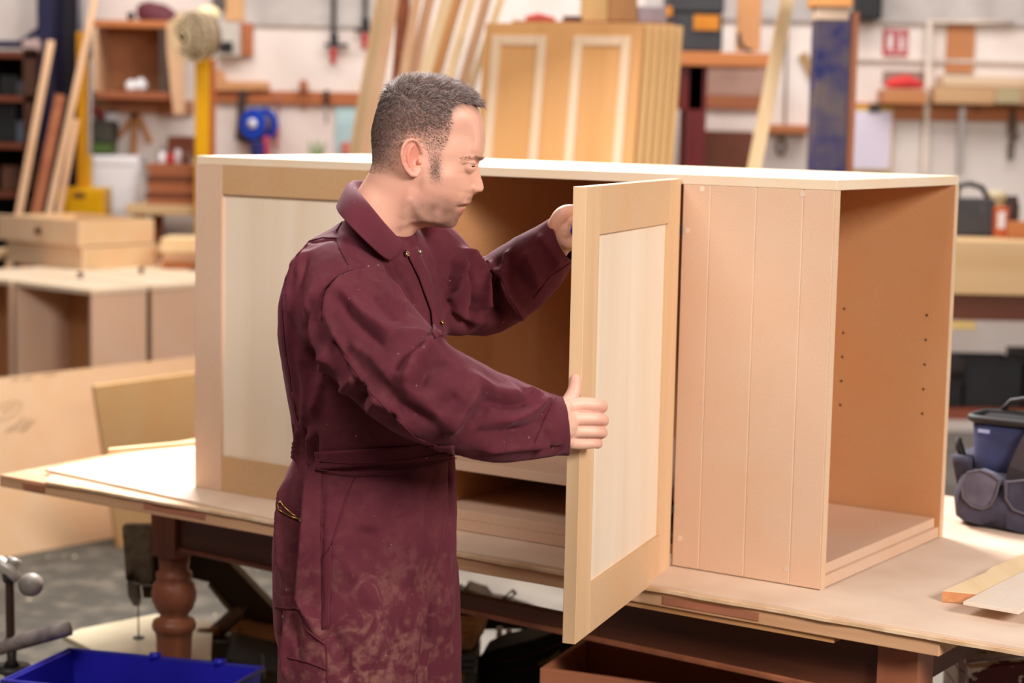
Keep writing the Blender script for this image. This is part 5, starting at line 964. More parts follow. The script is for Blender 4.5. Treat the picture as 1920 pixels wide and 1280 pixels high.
def nz_(scale, detail=4, dist=0):
    k = nt.nodes.new('ShaderNodeTexNoise'); k.inputs['Scale'].default_value = scale; k.inputs['Detail'].default_value = detail; k.inputs['Distortion'].default_value = dist; Lk(tc_.outputs['Object'], k.inputs['Vector']); return k.outputs['Fac']
def ramp_(src, p0, p1, c0=(0, 0, 0, 1), c1=(1, 1, 1, 1)):
    k = nt.nodes.new('ShaderNodeValToRGB'); k.color_ramp.elements[0].position = p0; k.color_ramp.elements[1].position = p1; k.color_ramp.elements[0].color = c0; k.color_ramp.elements[1].color = c1; Lk(src, k.inputs[0]); return k.outputs[0]
def mul_(a_, b_):
    k = nt.nodes.new('ShaderNodeMath'); k.operation = 'MULTIPLY'; Lk(a_, k.inputs[0]); Lk(b_, k.inputs[1]); return k.outputs[0]
def mix_(f_, a_, b_):
    k = nt.nodes.new('ShaderNodeMix'); k.data_type = 'RGBA'; Lk(f_, k.inputs[0])
    for s_, v_ in ((6, a_), (7, b_)):
        if isinstance(v_, tuple): k.inputs[s_].default_value = (*v_, 1)
        else: Lk(v_, k.inputs[s_])
    return k.outputs[2]
basec = ramp_(nz_(9, 6), .3, .7, (*lin((96, 39, 49)), 1), (*lin((80, 31, 39)), 1))
dv = nt.nodes.new('ShaderNodeVertexColor'); dv.layer_name = 'Dust'
dust = mul_(mul_(ramp_(nz_(20, 10, 1.4), .45, .57), ramp_(nz_(75, 8), .34, .58)), dv.outputs[0])
spk = mul_(ramp_(nz_(150, 3), .73, .76), ramp_(nz_(14, 2), .4, .6))
col_ = mix_(dust, basec, lin((124, 78, 70))); col_ = mix_(spk, col_, lin((190, 150, 140))); Lk(col_, Bc.inputs['Base Color'])
Bc.inputs['Roughness'].default_value = .85; Bc.inputs['Specular IOR Level'].default_value = .15; Bc.inputs['Sheen Weight'].default_value = .12; Bc.inputs['Sheen Tint'].default_value = (*lin((220, 150, 165)), 1); Bc.inputs['Sheen Roughness'].default_value = .5
bp_ = nt.nodes.new('ShaderNodeBump'); bp_.inputs['Strength'].default_value = .25; bp_.inputs['Distance'].default_value = .0008; Lk(nz_(700, 2), bp_.inputs['Height']); Lk(bp_.outputs[0], Bc.inputs['Normal'])
co = np_mesh('coverall', CV2, CF, covm, man)
zt = CV2[:, 2]; dustw = np.clip((z1(960)-zt)/.16, 0, 1)*.85*np.clip((zt-.55)/.2, 0, 1)*np.clip(1.15-np.abs(CV2[:, 0]-pt(690, 1100, 3.0).x)/.17, .15, 1)*(CV2[:, 1] < 3.15)+.10
ca = co.data.color_attributes.new('Dust', 'FLOAT_COLOR', 'POINT'); ca.data.foreach_set('color', np.c_[np.repeat(dustw[:, None], 3, 1), np.ones(len(zt))].ravel().astype(np.float32))
so = co.modifiers.new('t', 'SOLIDIFY'); so.thickness = .0022; so.offset = -1
bv2 = bvh_of(CV2, CF)
CLOTH2 = covm
def patch(name, left, right, off=.0022, nu=10, nv=24, tri=None, mt=None, thick=.002, parent=None):
    """cloth piece laid on the coverall between two border lines given on the photograph"""
    def samp(pl, t):
        L2 = [0]; 
        for a_, b_ in zip(pl[:-1], pl[1:]): L2.append(L2[-1]+math.hypot(b_[0]-a_[0], b_[1]-a_[1]))
        return (np.interp(t*L2[-1], L2, [p[0] for p in pl]), np.interp(t*L2[-1], L2, [p[1] for p in pl]))
    V = []; last = None
    for i in range(nv+1):
        a_, b_ = samp(left, i/nv), samp(right, i/nv)
        for j in range(nu+1):
            u_ = j/nu; h, n_ = hit(a_[0]+(b_[0]-a_[0])*u_, a_[1]+(b_[1]-a_[1])*u_, bv2)
            if h is None: h, n_ = last
            last = (h, n_); V.append(h+n_*off)
    f_ = [(i*(nu+1)+j, i*(nu+1)+j+1, (i+1)*(nu+1)+j+1, (i+1)*(nu+1)+j) for i in range(nv) for j in range(nu)]
    o = sub(name, MB().add(V, f_), mt or CLOTH2, smooth=True); m_ = o.modifiers.new('t', 'SOLIDIFY'); m_.thickness = thick; m_.offset = 0; return o
def seam(pts_, r=.0011, off=.0008, name='seam', mt=None):
    ln = surf_line(pts_, 4, bv2)
    if len(ln) > 2: return sub(name, MB().tube([p+n_*off for p, n_ in ln], r, 6), mt or CLOTH2, smooth=True)
seam([(649,406),(629,433),(634,456),(654,497)]); seam([(631,447),(606,446),(581,452),(556,480),(535,525)]); seam([(677,501),(650,508),(630,518),(610,540),(602,575),(604,600)])
seam([(600,605),(652,675),(697,738),(781,820),(860,852)], .001); seam([(527,560),(533,640),(545,720),(560,800)])
seam([(1040,744),(1020,790),(1002,830)]); seam([(604,890),(603,1000),(604,1180)]); seam([(664,892),(650,930),(622,1020)]); seam([(516,1136),(540,1140),(560,1140)], .0018); seam([(560,1145),(575,1180),(610,1208)], .0015)
seam([(540,1232),(575,1240),(612,1254)], .0015); seam([(612,1210),(614,1279)]); seam([(980,597),(955,560),(941,522)]); seam([(1070,492),(1030,520),(1000,560)], .0009)
patch('waistband', [(588, 846), (592, 882)], [(852, 832), (853, 858)], .0030, 30, 6); seam([(590, 862), (660, 868), (760, 862), (850, 846)], .0009, .0042); seam([(590, 880), (660, 888), (760, 882), (850, 860)], .001, .0042)
patch('placket', [(757, 470), (782, 520), (800, 570), (818, 618)], [(778, 462), (803, 520), (816, 570), (828, 612)], .0035, 6, 20)
patch('chest_pocket', [(803, 566), (806, 600), (812, 634)], [(812, 562), (822, 590), (830, 628)], .0045, 6, 10)
patch('patch_pocket', [(604, 1050), (606, 1180)], [(622, 1022), (618, 1175)], .0020, 6, 16)
MET = flat('nickel', (190, 180, 160), .25, 1.0)
for (bx_, by_) in ((759, 477), (782, 474)):
    h, n_ = hit(bx_, by_, bv2)
    if h: 
        m = MB(); m.tube([h+n_*.003, h+n_*.0062], [.0048, .0042], 16); k = sub('snap_button', m, MET, smooth=False); ob('stud', MB().tube([h+n_*.0062, h+n_*.0082], [.0022, .0016], 12), MET, k, world=True)
h, n_ = hit(820, 601, bv2)
if h: sub('zip_slider', MB().tube([h+n_*.006, h+n_*.007+Vector((.004, 0, -.006))], [.0035, .0018], 10), flat('brass', (170, 130, 70), .3, 1.0), smooth=True)
BR = flat('brass', (170, 130, 70), .3, 1.0)
ln = surf_line([(521, 945), (526, 941), (535, 950), (548, 962), (560, 971)], 3, bv2)
if len(ln) > 2:
    z_ = sub('pocket_zip', MB().tube([p+n_*.003 for p, n_ in ln], .0013, 6), BR, smooth=True)
ln = surf_line([(521, 945), (523, 956), (536, 962), (552, 970), (562, 973)], 3, bv2)
if len(ln) > 2:
    sub('pocket_zip', MB().tube([p+n_*.003 for p, n_ in ln], .0013, 6), BR, smooth=True); p, n_ = ln[-1]
    sub('zip_slider', MB().tube([p+n_*.004, p+n_*.006+Vector((.006, 0, -.001))], [.004, .003], 10), MET, smooth=True)
# collar: stand inside the neck, roll, and falling leaf down to the points
rows = [
 [(744,462,3.02),(716,434,3.015),(696,402,3.02),(680,380,3.04),(674,366,3.08),(680,360,3.13),(700,362,3.165),(735,390,3.18),(765,430,3.165),(780,462,3.12)],
 [(756,452,3.005),(724,416,2.992),(696,380,2.995),(672,355,3.02),(660,339,3.07),(672,334,3.13),(700,338,3.185),(742,368,3.205),(775,418,3.195),(790,456,3.14)],
 [(757,464,2.985),(712,424,2.965),(678,388,2.965),(656,362,2.995),(649,345,3.06),(658,340,3.14),(690,342,3.205),(745,376,3.23),(788,426,3.215),(800,462,3.145)],
 [(748,480,2.965),(704,450,2.945),(664,408,2.94),(642,384,2.975),(638,366,3.05),(645,362,3.15),(684,366,3.23),(748,398,3.25),(797,440,3.235),(808,468,3.155)],
 [(731,493,2.955),(704,470,2.935),(660,427,2.925),(634,400,2.965),(630,384,3.05),(638,378,3.15),(680,384,3.245),(748,416,3.265),(800,452,3.25),(806,478,3.16)]]
m = MB(); V = [pt(*p) for r in rows for p in r]; kk = len(rows[0])
m.add(V, [(i*kk+j, i*kk+j+1, (i+1)*kk+j+1, (i+1)*kk+j) for i in range(len(rows)-1) for j in range(kk-1)])
col = sub('collar', m, CLOTH2, smooth=True); mm = col.modifiers.new('s', 'SUBSURF'); mm.levels = 3; mm.render_levels = 3; mm = col.modifiers.new('t', 'SOLIDIFY'); mm.thickness = .0028; mm.offset = 0
# boots
for lx, ly in (LEGN, (LEGF[0]+.02, LEGF[1])):
    m = MB(); vs = []; nb = 20
    for (cx, hx, hy, z) in ((.07, .155, .052, 0), (.07, .155, .054, .02), (.068, .15, .052, .05), (.045, .115, .049, .075), (.012, .075, .046, .10), (0, .062, .045, .14), (0, .060, .046, .18)):
        vs += [(lx+cx+hx*math.cos(2*math.pi*k/nb), ly+hy*math.sin(2*math.pi*k/nb), z) for k in range(nb)]
    m.add(vs, [(i*nb+k, i*nb+(k+1) % nb, (i+1)*nb+(k+1) % nb, (i+1)*nb+k) for i in range(6) for k in range(nb)]+[tuple(range(nb))[::-1], tuple(6*nb+k for k in range(nb))])
    sub('boot', m, flat('black leather', (40, 34, 32), .5), smooth=True)
# ---------------------------------------------------------------- hair, brows: tapered strands rooted on the scalp
tri = np.array([f[:3] for f in BF if headm[f[0]]]); tri = np.r_[tri, np.array([(f[0], f[2], f[3]) for f in BF if len(f) == 4 and headm[f[0]]])]
A_, B_, C_ = BV[tri[:, 0]], BV[tri[:, 1]], BV[tri[:, 2]]; ar = np.linalg.norm(np.cross(B_-A_, C_-A_), axis=1)
cH = (HX[tri[:, 0]], HY[tri[:, 0]]); okt = poly_in(cH[0], cH[1], HAIR); ear_m = gau(cH[0], cH[1], 480, 612, 62, 128)*(np.abs(A_[:, 1]-YH) > .0775) > .3; okt &= ~ear_m
def strands(name, mask, count, fn, cols):
    w_ = ar*mask; pr = w_/w_.sum(); ids = rng.choice(len(tri), count, p=pr); r1 = np.sqrt(rng.random(count)); r2 = rng.random(count)
    b0, b1, b2 = 1-r1, r1*(1-r2), r1*r2
    Pt = A_[ids]*b0[:, None]+B_[ids]*b1[:, None]+C_[ids]*b2[:, None]; Nn = BN[tri[ids, 0]]; Nn = Nn/np.linalg.norm(Nn, axis=1)[:, None]
    hx_, hy_ = HX[tri[ids, 0]], HY[tri[ids, 0]]; D_, Ln, R_ = fn(hx_, hy_, Pt, Nn, count)
    # each strand: 3 rings of 3, curving from the normal to the comb direction
    d0 = Nn*.75+D_*.6; d0 /= np.linalg.norm(d0, axis=1)[:, None]; d1 = Nn*.22+D_; d1 /= np.linalg.norm(d1, axis=1)[:, None]
    s0_ = Pt-Nn*.0008; s1_ = s0_+d0*Ln[:, None]*.45; s2_ = s1_+d1*Ln[:, None]*.55
    a_ = np.cross(d1, Nn+.01); a_ /= np.linalg.norm(a_, axis=1)[:, None]; b_ = np.cross(d1, a_)
    V = np.empty((count, 7, 3)); 
    for k in range(3):
        o_ = a_*math.cos(2.094*k)+b_*math.sin(2.094*k); V[:, k] = s0_+o_*R_[:, None]; V[:, 3+k] = s1_+o_*R_[:, None]*.8
    V[:, 6] = s2_
    base = (np.arange(count)*7)[:, None]
    Fs = np.concatenate([base+np.array(q_) for q_ in ((0, 1, 4), (0, 4, 3), (1, 2, 5), (1, 5, 4), (2, 0, 3), (2, 3, 5), (3, 4, 6), (4, 5, 6), (5, 3, 6))])
    me = bpy.data.meshes.new(name); me.vertices.add(count*7); me.vertices.foreach_set('co', (V.reshape(-1, 3)-MO).ravel()); me.loops.add(len(Fs)*3); me.loops.foreach_set('vertex_index', Fs.ravel().astype(np.int32))
    me.polygons.add(len(Fs)); me.polygons.foreach_set('loop_start', np.arange(len(Fs), dtype=np.int32)*3); me.update(calc_edges=True); me.validate()
    cl = cols(hx_, hy_, count); ca_ = me.color_attributes.new('Col', 'FLOAT_COLOR', 'POINT'); ca_.data.foreach_set('color', np.c_[np.repeat(cl, 7, 0), np.ones(count*7)].ravel().astype(np.float32))
    me.materials.append(HM); o = bpy.data.objects.new(name, me); C.objects.link(o); o.parent = man; o['kind'] = 'stuff'; return o
HM = bpy.data.materials.new('hair strand'); HM.use_nodes = True; at = HM.node_tree.nodes.new('ShaderNodeVertexColor'); at.layer_name = 'Col'; hb = HM.node_tree.nodes['Principled BSDF']
HM.node_tree.links.new(at.outputs[0], hb.inputs['Base Color']); hb.inputs['Roughness'].default_value = .42; hb.inputs['Specular IOR Level'].default_value = .45
def hfn(hx_, hy_, Pt, Nn, c_):
    top_ = 1/(1+np.exp((hy_-240-.10*(hx_-500))/38)); front = 1/(1+np.exp(-(hx_-800)/40))
    Ln = .0048+.0165*top_+.009*front*top_; Ln *= .7+.6*rng.random(c_); lowf = np.clip((hy_-400)/200, 0, 1); Ln *= 1-.4*lowf
    back_ = 1/(1+np.exp((hx_-420-.3*(250-hy_))/45))
    cl = np.array([[mnoise.noise(Vector((p[0]*90, p[1]*90, p[2]*90))), mnoise.noise(Vector((p[0]*90+7, p[1]*90, p[2]*90))), mnoise.noise(Vector((p[0]*90, p[1]*90+9, p[2]*90)))] for p in Pt])
    D_ = np.stack([.9*(1-back_)-.25*back_, np.zeros(c_), .12*top_-.45*(1-top_)-.15*front-.75*back_*(1-top_)+.35*back_*top_], 1)
    D_ += cl*1.3*(.25+top_[:, None]+.8*front[:, None])+rng.normal(0, .22, (c_, 3)); D_ -= Nn*(D_*Nn).sum(1)[:, None]*.7; D_ /= np.linalg.norm(D_, axis=1)[:, None]+1e-6; D_ += Nn*(.25*top_)[:, None]; D_ /= np.linalg.norm(D_, axis=1)[:, None]
    return D_, Ln, .00022+.00014*rng.random(c_)
def hcol(hx_, hy_, c_):
    base = np.array(lin((118, 92, 82))); gr = np.array(lin((200, 188, 182))); g_ = (rng.random(c_) < .14+.14*(hy_ < 330)+.3*np.clip((hy_-480)/200, 0, 1)).astype(float)*(.3+.7*rng.random(c_)); v_ = .55+.75*rng.random(c_)
    return (base*(1-g_[:, None])+gr*g_[:, None])*v_[:, None]
wt = okt*(1.0)*(np.where(cH[1] > 430, .75, 1)); hbord = np.where(poly_in(cH[0], cH[1], [(1000,150),(960,330),(905,285),(860,268),(790,275),(735,330),(700,400),(600,450),(500,440),(420,470),(370,560),(300,650),(120,660),(120,100),(500,0)]), 1, .7)
strands('hair', wt*hbord, 26000, hfn, hcol)
bm_ = (gline(cH[0], cH[1], [(800, 628), (845, 612), (900, 620), (934, 636)], 10) > .4)*(np.abs(A_[:, 1]-YH) > 30*U)
strands('eyebrow', bm_*1., 420, lambda a, b, p, n_, c_: (lambda D: (D/np.linalg.norm(D, axis=1)[:, None], .005+.003*rng.random(c_), np.full(c_, .00016)))(np.tile([.9, 0, .1], (c_, 1))+rng.normal(0, .3, (c_, 3))), lambda a, b, c_: np.tile(np.array(lin((134, 92, 74))), (c_, 1)))
sb_ = np.clip(beard[tri[:, 0]], 0, 1.2)+1.3*(gau(cH[0], cH[1], 642, 690, 34, 85))*(np.abs(A_[:, 1]-YH) > .03); sb_ *= (sb_ > .12)*(~ear_m)
strands('stubble', sb_, 12000, lambda a, b, p, n_, c_: (lambda D: (D/np.linalg.norm(D, axis=1)[:, None], (.0016+.002*np.exp(-((a-642)/50)**2-((b-670)/90)**2))*(.6+.8*rng.random(c_)), np.full(c_, .00017)))(np.tile([.2, 0, -1.], (c_, 1))+rng.normal(0, .4, (c_, 3))), lambda a, b, c_: (np.array(lin((128, 98, 84)))+(np.array(lin((205, 190, 180)))-np.array(lin((128, 98, 84))))*((rng.random(c_) < .22)*.8)[:, None]))
# screwdriver held in the far hand, pointing at the upper hinge
a, b = pt(1077, 433, 3.166), CB @ Vector((1.165, .02, .628)); d = (b-a).normalized()
dr = thing('screwdriver', 'blue-handled screwdriver held in the far hand behind the open door', 'screwdriver', a)
m = MB().tube([a, a+d*.004, a+d*.02, a+d*.05, a+d*.085, a+d*.10, a+d*.106], [.006, .0092, .0108, .0112, .0105, .0085, .006], 12); ob('handle', m, flat('blue handle', (44, 42, 150), .35), dr, world=True, smooth=True)
ob('shaft', MB().tube([a+d*.104, a+d*.20], .003, 8), STEEL, dr, world=True, smooth=True)
# ================================================================== tool bag, under-table things, foreground corner
CBI = CB.inverted()
def onv(px, py, v):          # point on the plane v = const of the cabinet frame
    d = CBI.to_3x3() @ ray(px, py); o_ = CBI @ CAM; k = (v-o_.y)/d.y; return CB @ (o_+d*k)
bag = thing('tool_bag', 'navy and grey fabric tool bag with flap pockets behind the open cabinet end', 'bag', CB @ Matrix.Translation((1.7, .83, .0003)))
NB = mat('navy bag fabric', (58, 66, 106), (44, 48, 78), ns=14, rough=.8, bump=.3, bs=500); GB = mat('grey bag fabric', (66, 62, 78), (44, 42, 54), ns=20, rough=.85, bump=.3, bs=500); BB = flat('black webbing', (40, 36, 36), .6)
def rrect(u0, u1, v0, v1, z, n=36, e=.35, wob=0):
    out = []
    for k in range(n):
        t = 2*math.pi*k/n; c, s_ = math.cos(t), math.sin(t)
        out.append(((u0+u1)/2+(u1-u0)/2*math.copysign(abs(c)**e, c), (v0+v1)/2+(v1-v0)/2*math.copysign(abs(s_)**e, s_)+wob*math.sin(5*t+z*30), z))
    return out
def loft(secs, M):
    n = len(secs[0]); m = MB(); return m.add([p for r in secs for p in r], [(i*n+k, i*n+(k+1) % n, (i+1)*n+(k+1) % n, (i+1)*n+k) for i in range(len(secs)-1) for k in range(n)]+[tuple(range(n))[::-1], tuple((len(secs)-1)*n+k for k in range(n))], M)
m = loft([rrect(1.485, 1.96, .715, .95, .0005), rrect(1.468, 1.98, .700, .965, .015), rrect(1.462, 1.985, .695, .97, .06, wob=.004), rrect(1.472, 1.975, .712, .955, .10, wob=.004), rrect(1.490, 1.96, .735, .93, .115)], CB)
ob('base_pocket_band', m, GB, bag, world=True, smooth=True)
m = loft([rrect(1.495, 1.955, .738, .925, .10), rrect(1.492, 1.958, .742, .92, .15, wob=.003), rrect(1.485, 1.96, .755, .90, .19), rrect(1.482, 1.962, .765, .885, .212)], CB)
body_ = ob('body', m, NB, bag, world=True, smooth=True)
m = MB(); R_ = [CB @ Vector(p) for p in rrect(1.478, 1.966, .760, .890, .218, 40)]; m.tube(R_+[R_[0]], .0085, 8, cap=False); ob('frame_rim', m, BB, bag, world=True, smooth=True)
m = loft([rrect(1.50, 1.944, .78, .87, .208), rrect(1.50, 1.944, .79, .86, .222)], CB); ob('inside', m, flat('bag inside', (24, 22, 24), .9), bag, world=True)
m = MB(); m.tube([CB @ Vector(p) for p in ((1.505, .885, .215), (1.53, .89, .245), (1.60, .893, .262), (1.75, .893, .268), (1.90, .89, .25), (1.94, .885, .215))], .0065, 8); ob('hoop', m, BB, bag, world=True, smooth=True)
m = MB(); a0 = [(1.60, .728, .085), (1.612, .722, .13), (1.63, .735, .185), (1.65, .752, .222), (1.68, .76, .262), (1.75, .765, .28), (1.83, .76, .262), (1.86, .752, .222), (1.875, .735, .185), (1.89, .722, .13), (1.90, .728, .085)]
vs = []
for i, p in enumerate(a0):
    t_ = Vector(a0[min(i+1, 10)])-Vector(a0[max(i-1, 0)]); n_ = Vector((t_.z, 0, -t_.x)).normalized()*.021
    for s_ in (-1, 1):
        for q in (0, .0035): vs.append(CB @ (Vector(p)+n_*s_+Vector((0, -q, 0))))
m.add(vs, [f for i in range(10) for f in ((i*4, i*4+2, i*4+6, i*4+4), (i*4+1, i*4+5, i*4+7, i*4+3), (i*4, i*4+4, i*4+5, i*4+1), (i*4+2, i*4+3, i*4+7, i*4+6))]+[(0, 1, 3, 2), (40, 42, 43, 41)]); ob('carry_strap', m, flat('web strap', (62, 54, 56), .8), bag, world=True)
def pad(poly, v, th, name, mt):
    """puffed pocket pad with a soft edge, lying on the front of the bag"""
    P = [CBI @ onv(x_, y_, v) for x_, y_ in poly]; c_ = sum(P, Vector())/len(P); n = len(P); vs = []
    for s_, q in ((1.0, 0.03), (1.0, .0), (1.0, -th*.85), (.95, -th*1.0), (.5, -th*1.1)): vs += [CB @ (c_+(p-c_)*s_+Vector((0, q, 0))) for p in P]
    vs.append(CB @ (c_+Vector((0, -th*1.12, 0)))); m = MB(); e = len(vs)-1
    m.add(vs, [(i*n+k, i*n+(k+1) % n, (i+1)*n+(k+1) % n, (i+1)*n+k) for i in range(4) for k in range(n)]+[(4*n+k, 4*n+(k+1) % n, e) for k in range(n)]+[tuple(range(n))[::-1]])
    return ob(name, m, mt, bag, world=True, smooth=False, bev=.002)
pad([(1806, 900), (1872, 905), (1868, 975), (1840, 984), (1806, 974), (1796, 940)], .706, .008, 'pocket', GB); pad([(1884, 906), (1960, 912), (1960, 990), (1920, 1000), (1888, 990)], .704, .008, 'pocket', GB)
FL = mat('flap fabric', (104, 100, 116), (78, 74, 88), ns=18, rough=.85, bump=.3, bs=500)
pad([(1814, 886), (1838, 881), (1858, 889), (1874, 901), (1868, 925), (1858, 946), (1842, 954), (1822, 948), (1806, 932), (1803, 908)], .700, .006, 'flap', FL)
pad([(1886, 904), (1925, 900), (1965, 906), (1962, 950), (1930, 966), (1900, 955), (1886, 935)], .698, .006, 'flap', GB)
ob('tag', pbox(0, 0, 1, 1, 4, .01) if False else MB().add([onv(x_, y_, .742) for x_, y_ in ((1834, 803), (1856, 806), (1855, 813), (1833, 810))]+[onv(x_, y_, .747) for x_, y_ in ((1834, 803), (1856, 806), (1855, 813), (1833, 810))], [(0,3,2,1),(4,5,6,7),(0,1,5,4),(1,2,6,5),(2,3,7,6),(3,0,4,7)]), flat('blue white tag', (160, 172, 214), .6), bag, world=True, label='small pale blue tag')
for fp, fv in (([(1814, 886), (1838, 881), (1858, 889), (1874, 901), (1868, 925), (1858, 946), (1842, 954), (1822, 948), (1806, 932), (1803, 908), (1814, 886)], .6925), ([(1886, 904), (1925, 900), (1965, 906), (1962, 950), (1930, 966), (1900, 955), (1886, 935), (1886, 904)], .6905)):
    ob('flap_binding', MB().tube([onv(x_, y_, fv) for x_, y_ in fp], .0028, 6, cap=False), flat('binding', (92, 86, 94), .8), bag, world=True, smooth=True)
m = MB().tube([onv(1797, 820, .80), onv(1799, 840, .80), onv(1808, 858, .79)], [.006, .010, .006], 8); ob('pull_tab', m, BB, bag, world=True, smooth=True)
m = loft([rrect(1.462, 1.50, .76, .90, .07), rrect(1.452, 1.50, .75, .91, .12), rrect(1.445, 1.50, .755, .905, .135)], CB); ob('end_pocket', m, GB, bag, world=True, smooth=True)

# ---- blue crate in the left foreground with a scrap in it
zr = .505; A_, B_, C_ = ptz(130, 1218, zr), ptz(494, 1253, zr), ptz(4, 1277, zr); D_ = B_+C_-A_; h_ = .15
def shrink(P, f): c_ = sum(P, Vector())/4; return [c_+(p-c_)*f for p in P]
Rm_ = [A_, B_, D_, C_]; t = thing('plastic_crate', 'blue plastic crate at the bottom left corner in front of the turned table leg', 'crate', Matrix.Translation((sum(Rm_, Vector())/4)-Vector((0, 0, h_))))
m = MB(); Ou = shrink(Rm_, .985); In = shrink(Rm_, .955); OuB = [p-Vector((0, 0, h_)) for p in shrink(Rm_, .93)]; InB = [p-Vector((0, 0, h_-.006)) for p in shrink(Rm_, .90)]
for k in range(4):
    j = (k+1) % 4; m.add([Ou[k], Ou[j], In[j], In[k], OuB[k], OuB[j], InB[j], InB[k]], [(0, 1, 2, 3), (0, 4, 5, 1), (3, 2, 6, 7), (0, 3, 7, 4), (1, 5, 6, 2), (4, 7, 6, 5)])
m.add(OuB+InB, [(0, 3, 2, 1), (4, 5, 6, 7)]); ob('tub', m, BLUE, t, world=True)
m = MB(); Rr = shrink(Rm_, 1.0); m.tube(Rr+[Rr[0], Rr[1]], .0055, 8); ob('rim', m, flat('blue rim', (58, 56, 160), .35), t, world=True, smooth=True)
for f_ in (.45, .78):
    p = Rr[0].lerp(Rr[1], f_); m = MB().tube([p+Vector((-.012, 0, .004)), p+Vector((.012, 0, .004))], .009, 8); ob('lug', m, BLUE, t, world=True, smooth=True)
Fl = sum(InB, Vector())/4; m = MB(); s0_ = ptz(60, 1270, zr-.02); gz = InB[0].z+.0005
m.add([(s0_.x-.02, s0_.y+.03, gz), (s0_.x+.05, s0_.y+.02, gz), (s0_.x+.035, s0_.y+.07, gz), (s0_.x-.03, s0_.y+.06, gz), (s0_.x+.002, s0_.y+.04, zr+.004), (s0_.x+.012, s0_.y+.045, zr+.002)], [(0, 3, 2, 1), (0, 1, 5, 4), (1, 2, 5), (2, 3, 4, 5), (3, 0, 4)])
solo('wood_scrap', m, PINE2, 'pale wood scrap standing in the blue crate', 'offcut', bev=.001)
zc0 = zr-h_; cc_ = sum(Rm_, Vector())/4
t = thing('low_stool', 'low wooden stool under the blue crate', 'stool', Matrix.Translation((cc_.x, cc_.y, 0)))
ob('seat', MB().box((cc_.x-.25, cc_.y-.14, zc0-.03), (cc_.x+.25, cc_.y+.14, zc0-.001)), ORW, t, world=True, bev=.003)
for sx in (-.22, .22):
    for sy in (-.11, .11): ob('leg', MB().box((cc_.x+sx-.02, cc_.y+sy-.02, 0), (cc_.x+sx+.02, cc_.y+sy+.02, zc0-.03)), REDW, t, world=True)
# ---- scroll saw behind the turned leg
GR = mat('hammered grey green', (156, 150, 126), (128, 120, 100), ns=60, rough=.5); DG = flat('dark brown metal', (74, 58, 36), .6)  # second metal is a darker brown for arm, head block and stand
zp = .42; t = thing('scroll_saw', 'old grey-green scroll saw behind the turned table leg', 'saw', Matrix.Translation(ptz(262, 1192, zp)-Vector((0, 0, zp))))
poly = [ptz(x_, y_, zp) for x_, y_ in ((117, 1190), (150, 1178), (292, 1150), (400, 1166), (396, 1232), (300, 1246), (190, 1226))]
ob('saw_table', MB().prism([(p.x, p.y) for p in poly], zp-.014, zp), flat('bare table metal', (206, 192, 160), .35, .3), t, world=True, bev=.002)
pb = ptz(260, 1196, zp); Ysw = pb.y
def pw(x_, y_, dY=0): return pt(x_, y_, Ysw+dY)
def slabp(poly, dY, th, name, mt, bev=.004):
    P = [pw(x_, y_, dY) for x_, y_ in poly]; n_ = len(P); ob(name, MB().add(P+[p+Vector((0, th, 0)) for p in P], [tuple(range(n_)), tuple(range(n_, 2*n_))[::-1]]+[(i, (i+1) % n_, n_+(i+1) % n_, n_+i) for i in range(n_)]), mt, t, world=True, bev=bev)
slabp([(228, 986), (282, 986), (284, 1092), (242, 1098), (235, 1085)], -.02, .04, 'arm_head', GR); slabp([(251, 996), (340, 990), (352, 1120), (268, 1122)], .022, .05, 'head_block', DG)
slabp([(237, 1092), (258, 1086), (262, 1136), (250, 1138), (239, 1118)], -.025, .03, 'blade_clamp', flat('clamp grey', (136, 126, 110), .4, .5))
ob('blade', MB().tube([pw(259, 1134, -.01), pw(260, 1196, 0)], .0022, 6), STEEL, t, world=True); ob('insert', MB().tube([pb+Vector((0, 0, .0003)), pb+Vector((0, 0, .003))], .014, 14), DSTEEL, t, world=True)
ob('thumb_screw', MB().tube([pw(243, 1083, -.04), pw(243, 1083, -.015)], .008, 10), DSTEEL, t, world=True, smooth=True); ob('air_pipe', MB().tube([pw(243, 1086, -.03), pw(262, 1095, -.03), pw(300, 1096, -.02), pw(340, 1094, 0)], .004, 8), STEEL, t, world=True, smooth=True)
slabp([(340, 1010), (398, 1040), (425, 1050), (540, 1170), (470, 1175), (450, 1160), (390, 1092), (340, 1080)], .10, .06, 'arm', DG); ob('arm_lip', MB().tube([pw(392, 1094, .095), pw(420, 1130, .095), pw(450, 1162, .095)], .006, 8), GR, t, world=True, smooth=True)
m = MB().tube([pw(395, 1190, .10), pw(420, 1172, .10), pw(446, 1150, .11), pw(452, 1130, .12)], [.016, .020, .022, .014], 12)
for k in range(7):
    p = pw(425+4*k, 1172-4*k, .10); m.tube([p, p+Vector((.003, 0, -.003))], .024, 12)
ob('bellows', m, flat('tan rubber', (150, 128, 106), .7), t, world=True, smooth=True); ob('lever', MB().tube([pw(340, 1205, .08), pw(380, 1190, .08), pw(412, 1184, .08)], [.014, .018, .012], 10), flat('ochre handle', (190, 140, 88), .6), t, world=True, smooth=True)
a, b = pw(432, 1205, .02), pw(560, 1240, .06); ob('motor', MB().tube([a, a.lerp(b, .04), a.lerp(b, .96), b], [.035, .042, .042, .035], 26), flat('motor grey', (104, 100, 96), .5), t, world=True, smooth=True)
